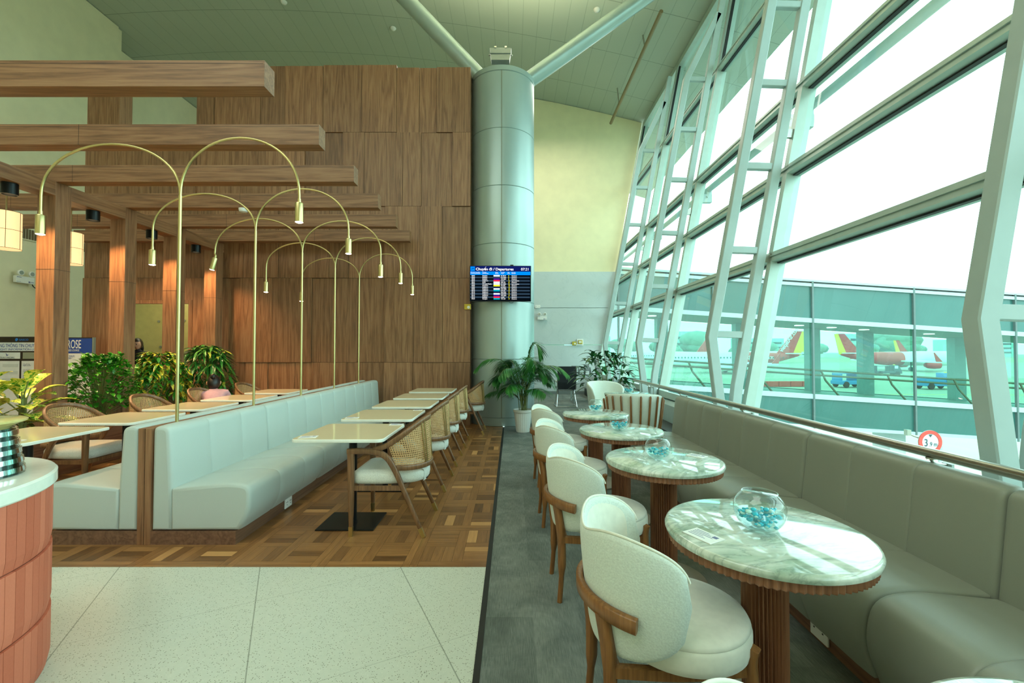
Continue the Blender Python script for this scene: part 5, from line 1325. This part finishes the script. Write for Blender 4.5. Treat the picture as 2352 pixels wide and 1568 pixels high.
# aircraft
M['pwhite'] = plain('aircraft_white', S(226, 230, 226), .4); M['pred'] = plain('aircraft_red', S(206, 40, 38), .4); M['pyel'] = plain('aircraft_yellow', S(244, 206, 40), .4); M['pdark'] = plain('aircraft_dark', S(60, 70, 80), .4)
def plane(loc, rz, label, nose='pwhite', rear='pred', fin='pred', fintxt=None, trim='pyel', L=36, engine='pwhite', side=-1):
    """axis x: nose -x .. tail +x"""
    t = thing('airliner', label, 'airplane', loc, rz, 'parked aircraft'); RX = Matrix.Rotation(PI / 2, 3, 'Y')
    def fus(x0, x1, mat, nm):
        m = MB(); prof = []
        for k in range(25):
            x = x0 + (x1 - x0) * k / 24; u = (x + L / 2) / L
            r = 1.98 * (min(1, (u / .12)) ** .5 if u < .12 else 1.0) * (1 if u < .62 else max(.12, 1 - ((u - .62) / .38) ** 1.6 * .88)); zc = 3.4 + (0 if u < .62 else 1.2 * ((u - .62) / .38) ** 1.5)
            prof.append((x, r, zc))
        rows = [[(x, r * math.cos(a), zc + r * math.sin(a)) for a in [2 * PI * j / 24 for j in range(24)]] for x, r, zc in prof]
        m.grid(rows, closed=True); m.add(rows[0], [tuple(range(24))]); m.add(rows[-1], [tuple(range(24))]); return obj(nm, m, mat, t, smooth=60)
    fus(-L / 2, L * .05, nose, 'front_fuselage'); fus(L * .05, L / 2, rear, 'rear_fuselage')
    m = MB(); m.prism([(L * .34, 4.7), (L * .47, 10.6), (L * .53, 10.6), (L * .50, 4.6)], 'Y', -.15, .15); obj('tail_fin', m, fin, t)
    m = MB(); m.prism([(L * .455, 4.6), (L * .52, 10.5), (L * .545, 10.5), (L * .51, 4.6)], 'Y', -.17, .17); obj('rudder', m, trim, t)
    for s in (-1, 1):
        m = MB(); m.prism([(-L * .08, s * 1.5), (L * .10, s * 15.5), (L * .14, s * 15.5), (L * .08, s * 1.5)], 'Z', 2.6, 2.95); w_ = obj('wing', m, 'pwhite', t)
        m = MB(); m.prism([(L * .10, 2.9), (L * .15, 5.2), (L * .155, 5.2), (L * .14, 2.9)], 'Y', s * 15.5 - .08, s * 15.5 + .08); obj('winglet', m, fin, w_)
        m = MB(); m.prism([(L * .40, s * .6), (L * .49, s * 6.2), (L * .53, s * 6.2), (L * .50, s * .6)], 'Z', 4.9, 5.1); obj('tailplane', m, 'pwhite', t)
        m = MB(); m.lathe([(.5, -2.0), (.95, -1.9), (1.05, -.6), (.9, .9), (.55, 1.7)], 24, (-L * .06, s * 5.5, 1.75), axis=RX); obj('engine', m, engine, t, smooth=60)
        m = MB(); m.tube([(L * .03, s * 2.8, .5), (L * .03, s * 2.8, 2.6)], .15, 8); m.lathe([(0, -.25), (.55, -.25), (.55, .25), (0, .25)], 16, (L * .03, s * 2.8, .55), axis=Matrix.Rotation(PI / 2, 3, 'X')); obj('landing_gear', m, 'pdark', t)
    m = MB(); m.tube([(-L * .38, 0, .4), (-L * .38, 0, 2)], .12, 8); m.lathe([(0, -.2), (.38, -.2), (.38, .2), (0, .2)], 16, (-L * .38, 0, .4), axis=Matrix.Rotation(PI / 2, 3, 'X')); obj('landing_gear', m, 'pdark', t)
    m = MB()
    for k in range(34): x = -L * .36 + k * L * .022; m.box(x - .13, x + .13, -2.01, -1.93, 3.75, 4.15)
    obj('window_row', m, 'pdark', t)
    if fintxt:
        for s in (1,):
            A = Matrix.Translation((L * .385, -.18, 5.3)) @ Matrix.Rotation(PI / 2, 4, 'X') @ Matrix.Rotation(rad(55), 4, 'Z'); text('lettering', fintxt, 1.5, 'pwhite', t, A, sx=.85, bold=.02)
        A = Matrix.Translation((L * .08, -2.0, 3.6)) @ Matrix.Rotation(PI / 2, 4, 'X'); text('lettering', fintxt, 1.4, 'pwhite', t, A, bold=.02)
    return t
plane((54.3, 112, GZ), rad(-4), 'red-tailed airliner with yellow rudder seen through the corridor left of its first wide mullion', rear='pred', fin='pred', fintxt='vietjetAir.com')
plane((113, 126, GZ), rad(176), 'red-tailed airliner facing right, seen between the corridor columns', rear='pred', fin='pred', engine='pred')
bpy.data.objects['airliner.001']
plane((52, 152, GZ), rad(8), 'white airliner with yellow-red tail seen between the two chords of the second truss', rear='pwhite', fin='pred', trim='pyel')
plane((118, 205, GZ), rad(0), 'distant white airliner with yellow tail behind the nearest red one', rear='pwhite', fin='pyel', trim='pyel')
plane((205, 215, GZ), rad(184), 'distant white airliner far right beyond the corridor', rear='pwhite', fin='pred')
# vehicles
M['vblue'] = plain('vehicle_blue', S(20, 120, 170), .4); M['vred'] = plain('barrier_red', S(200, 60, 50), .5); M['tire'] = plain('tyre', S(24, 24, 26), .8)
def tug(loc, rz, label, bed=True, mat='vblue'):
    t = thing('airport_truck', label, 'truck', loc, rz, 'airport vehicles on the apron')
    m = MB(); m.rbox(-2.6, 2.6, -1, 1, .5, 1.1, .08); obj('chassis', m, mat, t)
    m = MB(); m.prism([(1.0, 1.1), (2.5, 1.1), (2.3, 1.7), (1.9, 2.4), (1.0, 2.4)], 'Y', -.95, .95); cb = obj('cab', m, mat, t)
    m = MB(); m.box(1.15, 1.8, -.97, .97, 1.65, 2.25); m.prism([(2.32, 1.7), (2.34, 1.7), (1.95, 2.35), (1.93, 2.35)], 'Y', -.8, .8); obj('cab_window', m, 'paper', cb)
    m = MB()
    if bed: m.rbox(-2.5, .7, -.95, .95, 1.1, 1.75, .05)
    else:
        m.box(-2.4, -2.3, -.9, .9, 1.1, 2.2); m.box(.2, .3, -.9, .9, 1.1, 2.2); m.box(-2.4, .3, -.9, .9, 2.15, 2.25)
    obj('load_bed', m, mat, t)
    for x in (-1.7, 1.7):
        for s in (-1, 1): m = MB(); m.lathe([(0, -.14), (.45, -.14), (.5, -.08), (.5, .08), (.45, .14), (0, .14)], 20, (x, s * .95, .5), axis=Matrix.Rotation(PI / 2, 3, 'X')); obj('wheel', m, 'tire', t, smooth=40)
    m = MB(); m.rbox(1.4, 1.7, -.15, .15, 2.4, 2.55, .04); obj('beacon', m, 'pyel', cb)
def gpos(px, py): k = -(GZ - 1.42) * F / (py - 804); return ((px - 1176) / F * k, k)
x, y = gpos(2148, 893); tug((x, y, GZ), rad(2), 'blue pickup-like airport truck near the right edge of the corridor view')
x, y = gpos(1952, 889); tug((x, y, GZ), rad(8), 'blue airport tug left of the blue truck', False)
x, y = gpos(2035, 862); tug((x, y, GZ), rad(-12), 'grey-blue baggage tug farther out on the apron', False, 'pdark')
x, y = gpos(1800, 888)
for k in range(5):
    m = MB(); m.rbox(-.9, .9, -.22, .22, 0, .9, .08); o = obj('road_barrier', m, 'vred'); o.location = (x - 3.8 + k * 1.95, y + .1 * k, GZ); tag(o, ['leftmost', 'second', 'middle', 'fourth', 'rightmost'][k] + ' red plastic barrier in the short row on the apron', 'barrier', 'red barriers on the apron')
# treeline and buildings far away
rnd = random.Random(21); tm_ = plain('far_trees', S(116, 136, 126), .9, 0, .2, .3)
for k in range(26):
    x = 30 + k * 28 + rnd.uniform(-1, 1); y = 330 + rnd.uniform(-15, 15); m = MB(); h = rnd.uniform(9, 20)
    for j in range(7): m.sphere((rnd.uniform(-5, 5), rnd.uniform(-5, 5), h * rnd.uniform(.35, .75)), h * rnd.uniform(.3, .5), 10, 0, (1.5, 1, .8))
    t = thing('far_tree', 'hazy green tree clump on the airfield horizon', 'tree', (x, y, GZ), 0, 'trees on the horizon'); obj('crown', m, tm_, t, smooth=60)
    m = MB(); m.tube([(0, 0, 0), (0, 0, h * .5)], .6, 6); obj('trunk', m, 'stem', t)
bm_ = plain('far_building', S(168, 196, 190), .8)
for k, (x, y, w, h) in enumerate(((150, 380, 26, 22), (215, 380, 40, 16), (310, 385, 30, 20), (410, 385, 60, 15), (75, 380, 20, 18))):
    m = MB(); m.box(-w / 2, w / 2, 0, 12, 0, h); t = thing('far_building', ['pale block on the horizon behind the nearest red tail', 'long low pale building right of the nearest red tail on the horizon', 'pale building behind the second red tail', 'long pale hangar at the far right horizon', 'pale block at the left of the airfield horizon'][k], 'building', (x, y, GZ)); obj('block', m, bm_, t)
    m = MB()
    for j in range(3): m.box(-w * .45, w * .45, -.1, 0, h * (.2 + .25 * j), h * (.3 + .25 * j))
    obj('window', m, 'pdark', t)
# height limit sign
sx_, sd_ = (2132 - 1176) / F * 11.0, 11.0; szz = 1.42 + (804 - 1014) / F * 11.0
t = thing('height_limit_sign', 'round red-rimmed 3.9 m height limit sign outside below the corridor', 'sign', (sx_, sd_, szz))
ax = Matrix.Rotation(PI / 2, 3, 'X')
m = MB(); m.lathe([(0, 0), (.20, 0), (.20, .01), (0, .01)], 40, axis=ax); obj('face', m, 'paper', t)
m = MB(); m.lathe([(.205, -.005), (.29, -.005), (.29, .016), (.205, .016), (.205, -.005)], 48, axis=ax); obj('red_rim', m, plain('sign_red', S(214, 70, 60), .5), t)
m = MB(); m.lathe([(0, -.012), (.295, -.012), (.295, -.006), (0, -.006)], 40, axis=ax); obj('back_plate', m, 'white_steel', t)
text('lettering', '3', .26, 'pdark', t, frontal(-.165, -.02, -.10), bold=.002, sx=.8); text('lettering', '.9 m', .15, 'pdark', t, frontal(-.045, -.02, -.10), bold=.001, sx=.8)
m = MB(); m.add([(-.045, -.02, .19), (.045, -.02, .19), (0, -.02, .12)], [(0, 1, 2)]); obj('arrow', m, 'pdark', t)
m = MB(); m.tube([(-.5, .05, .2), (-.2, .03, .08)], .02, 8); m.box(-.56, -.46, 0, .1, .16, .3); m.tube([(0, .05, -.3), (0, .05, GZ - szz)], .04, 8); obj('pole', m, 'steel', t, smooth=60)
t = thing('bollard', 'thin white post standing on the apron right of the height sign', 'post', (12.6, 13, GZ)); m = MB(); m.tube([(0, 0, 0), (0, 0, 3.0)], .05, 8); obj('shaft', m, 'white_steel', t, smooth=60); m = MB(); m.lathe([(0, 0), (.2, 0), (.2, .05), (0, .05)], 16); obj('base', m, 'white_steel', t)

# ================================================================== light, world, camera
w = bpy.data.worlds.new('sky'); scene.world = w; w.use_nodes = True; nt = w.node_tree; nt.nodes.clear()
o_ = nt.nodes.new('ShaderNodeOutputWorld'); bg = nt.nodes.new('ShaderNodeBackground'); tc = nt.nodes.new('ShaderNodeTexCoord'); sp = nt.nodes.new('ShaderNodeSeparateXYZ'); rp = nt.nodes.new('ShaderNodeValToRGB')
nt.links.new(tc.outputs['Generated'], sp.inputs[0]); nt.links.new(sp.outputs[2], rp.inputs[0]); nt.links.new(rp.outputs[0], bg.inputs[0]); nt.links.new(bg.outputs[0], o_.inputs[0])
e = rp.color_ramp.elements; e[0].position = 0.0; e[0].color = (.66, .94, .88, 1); e[1].position = .25; e[1].color = (.80, .98, .97, 1)
bg.inputs[1].default_value = WORLD
def area(name, loc, rot, sx, sy, col, en):
    l = bpy.data.lights.new(name, 'AREA'); l.shape = 'RECTANGLE'; l.size = sx; l.size_y = sy; l.color = col; l.energy = en
    o = bpy.data.objects.new(name, l); C.objects.link(o); o.location = loc; o.rotation_euler = rot; return o
def spot(name, loc, d, col, en, size=100, blend=.8, r=.03):
    l = bpy.data.lights.new(name, 'SPOT'); l.color = col; l.energy = en; l.spot_size = rad(size); l.spot_blend = blend; l.shadow_soft_size = r
    o = bpy.data.objects.new(name, l); C.objects.link(o); o.location = loc; o.rotation_euler = V(d).to_track_quat('-Z', 'Y').to_euler(); return o
# unseen fill lights added below the ceiling (wide, high) and the column uplight
area('fill_light', (-4.5, -1.5, 8.6), (0, 0, 0), 8, 5, (.88, 1.0, .90), FILL)
area('fill_light', (0.5, 11.2, 8.4), (0, 0, 0), 4, 3, (1.0, .96, .84), 120)  # added fill to brighten the far end, no fixture there
spot('column_uplight', (-.22, 8.25, 7.25), (.05, -.25, 1), (1.0, .96, .62), UPL, 150, 1.0, .15)
for i, y in enumerate((4.78, 5.74, 6.68, 7.62)): spot('downlight_beam', (-5.5, y, 3.16), (.12, 0, -1), (1.0, .60, .28), DOWN, 110, .7, .04)
for y in (4.0, 5.6, 7.2): spot('left_downlight_beam', (-6.8, y, 3.4), (.1, 0, -1), (1.0, .62, .32), DOWN * .7, 130, .8, .05)
AI = list(range(10))
for y in (3.45, 4.47, 5.47, 6.49, 7.52):
    for s in (0, 1): spot('arc_lamp_beam', HEADS[AI.pop(0)], (0, 0, -1), (1.0, .80, .55), ARC, 90, .9, .03)
for l in ((-6.05, 5.23, 2.85), (-6.22, 6.17, 2.85)):
    pl_ = bpy.data.lights.new('lantern_light', 'POINT'); pl_.color = (1, .7, .4); pl_.energy = 12; pl_.shadow_soft_size = .1; o = bpy.data.objects.new('lantern_light', pl_); C.objects.link(o); o.location = l
area('corridor_light', (-7, 9.6, 3.1), (0, 0, 0), 2, .8, (1, .93, .6), 22)
cam = bpy.data.cameras.new('camera'); cam.sensor_width = 36; cam.lens = F / 2352 * 36; cam.clip_end = 2000; cam.clip_start = .05
co = bpy.data.objects.new('camera', cam); C.objects.link(co); co.location = (0, 0, 1.42); co.rotation_euler = (rad(90 + 1.134), 0, 0); scene.camera = co
vs_ = scene.view_settings; vs_.view_transform = 'Standard'; vs_.look = 'None'; vs_.gamma = 1.0; vs_.use_curve_mapping = False; vs_.exposure = EXPO
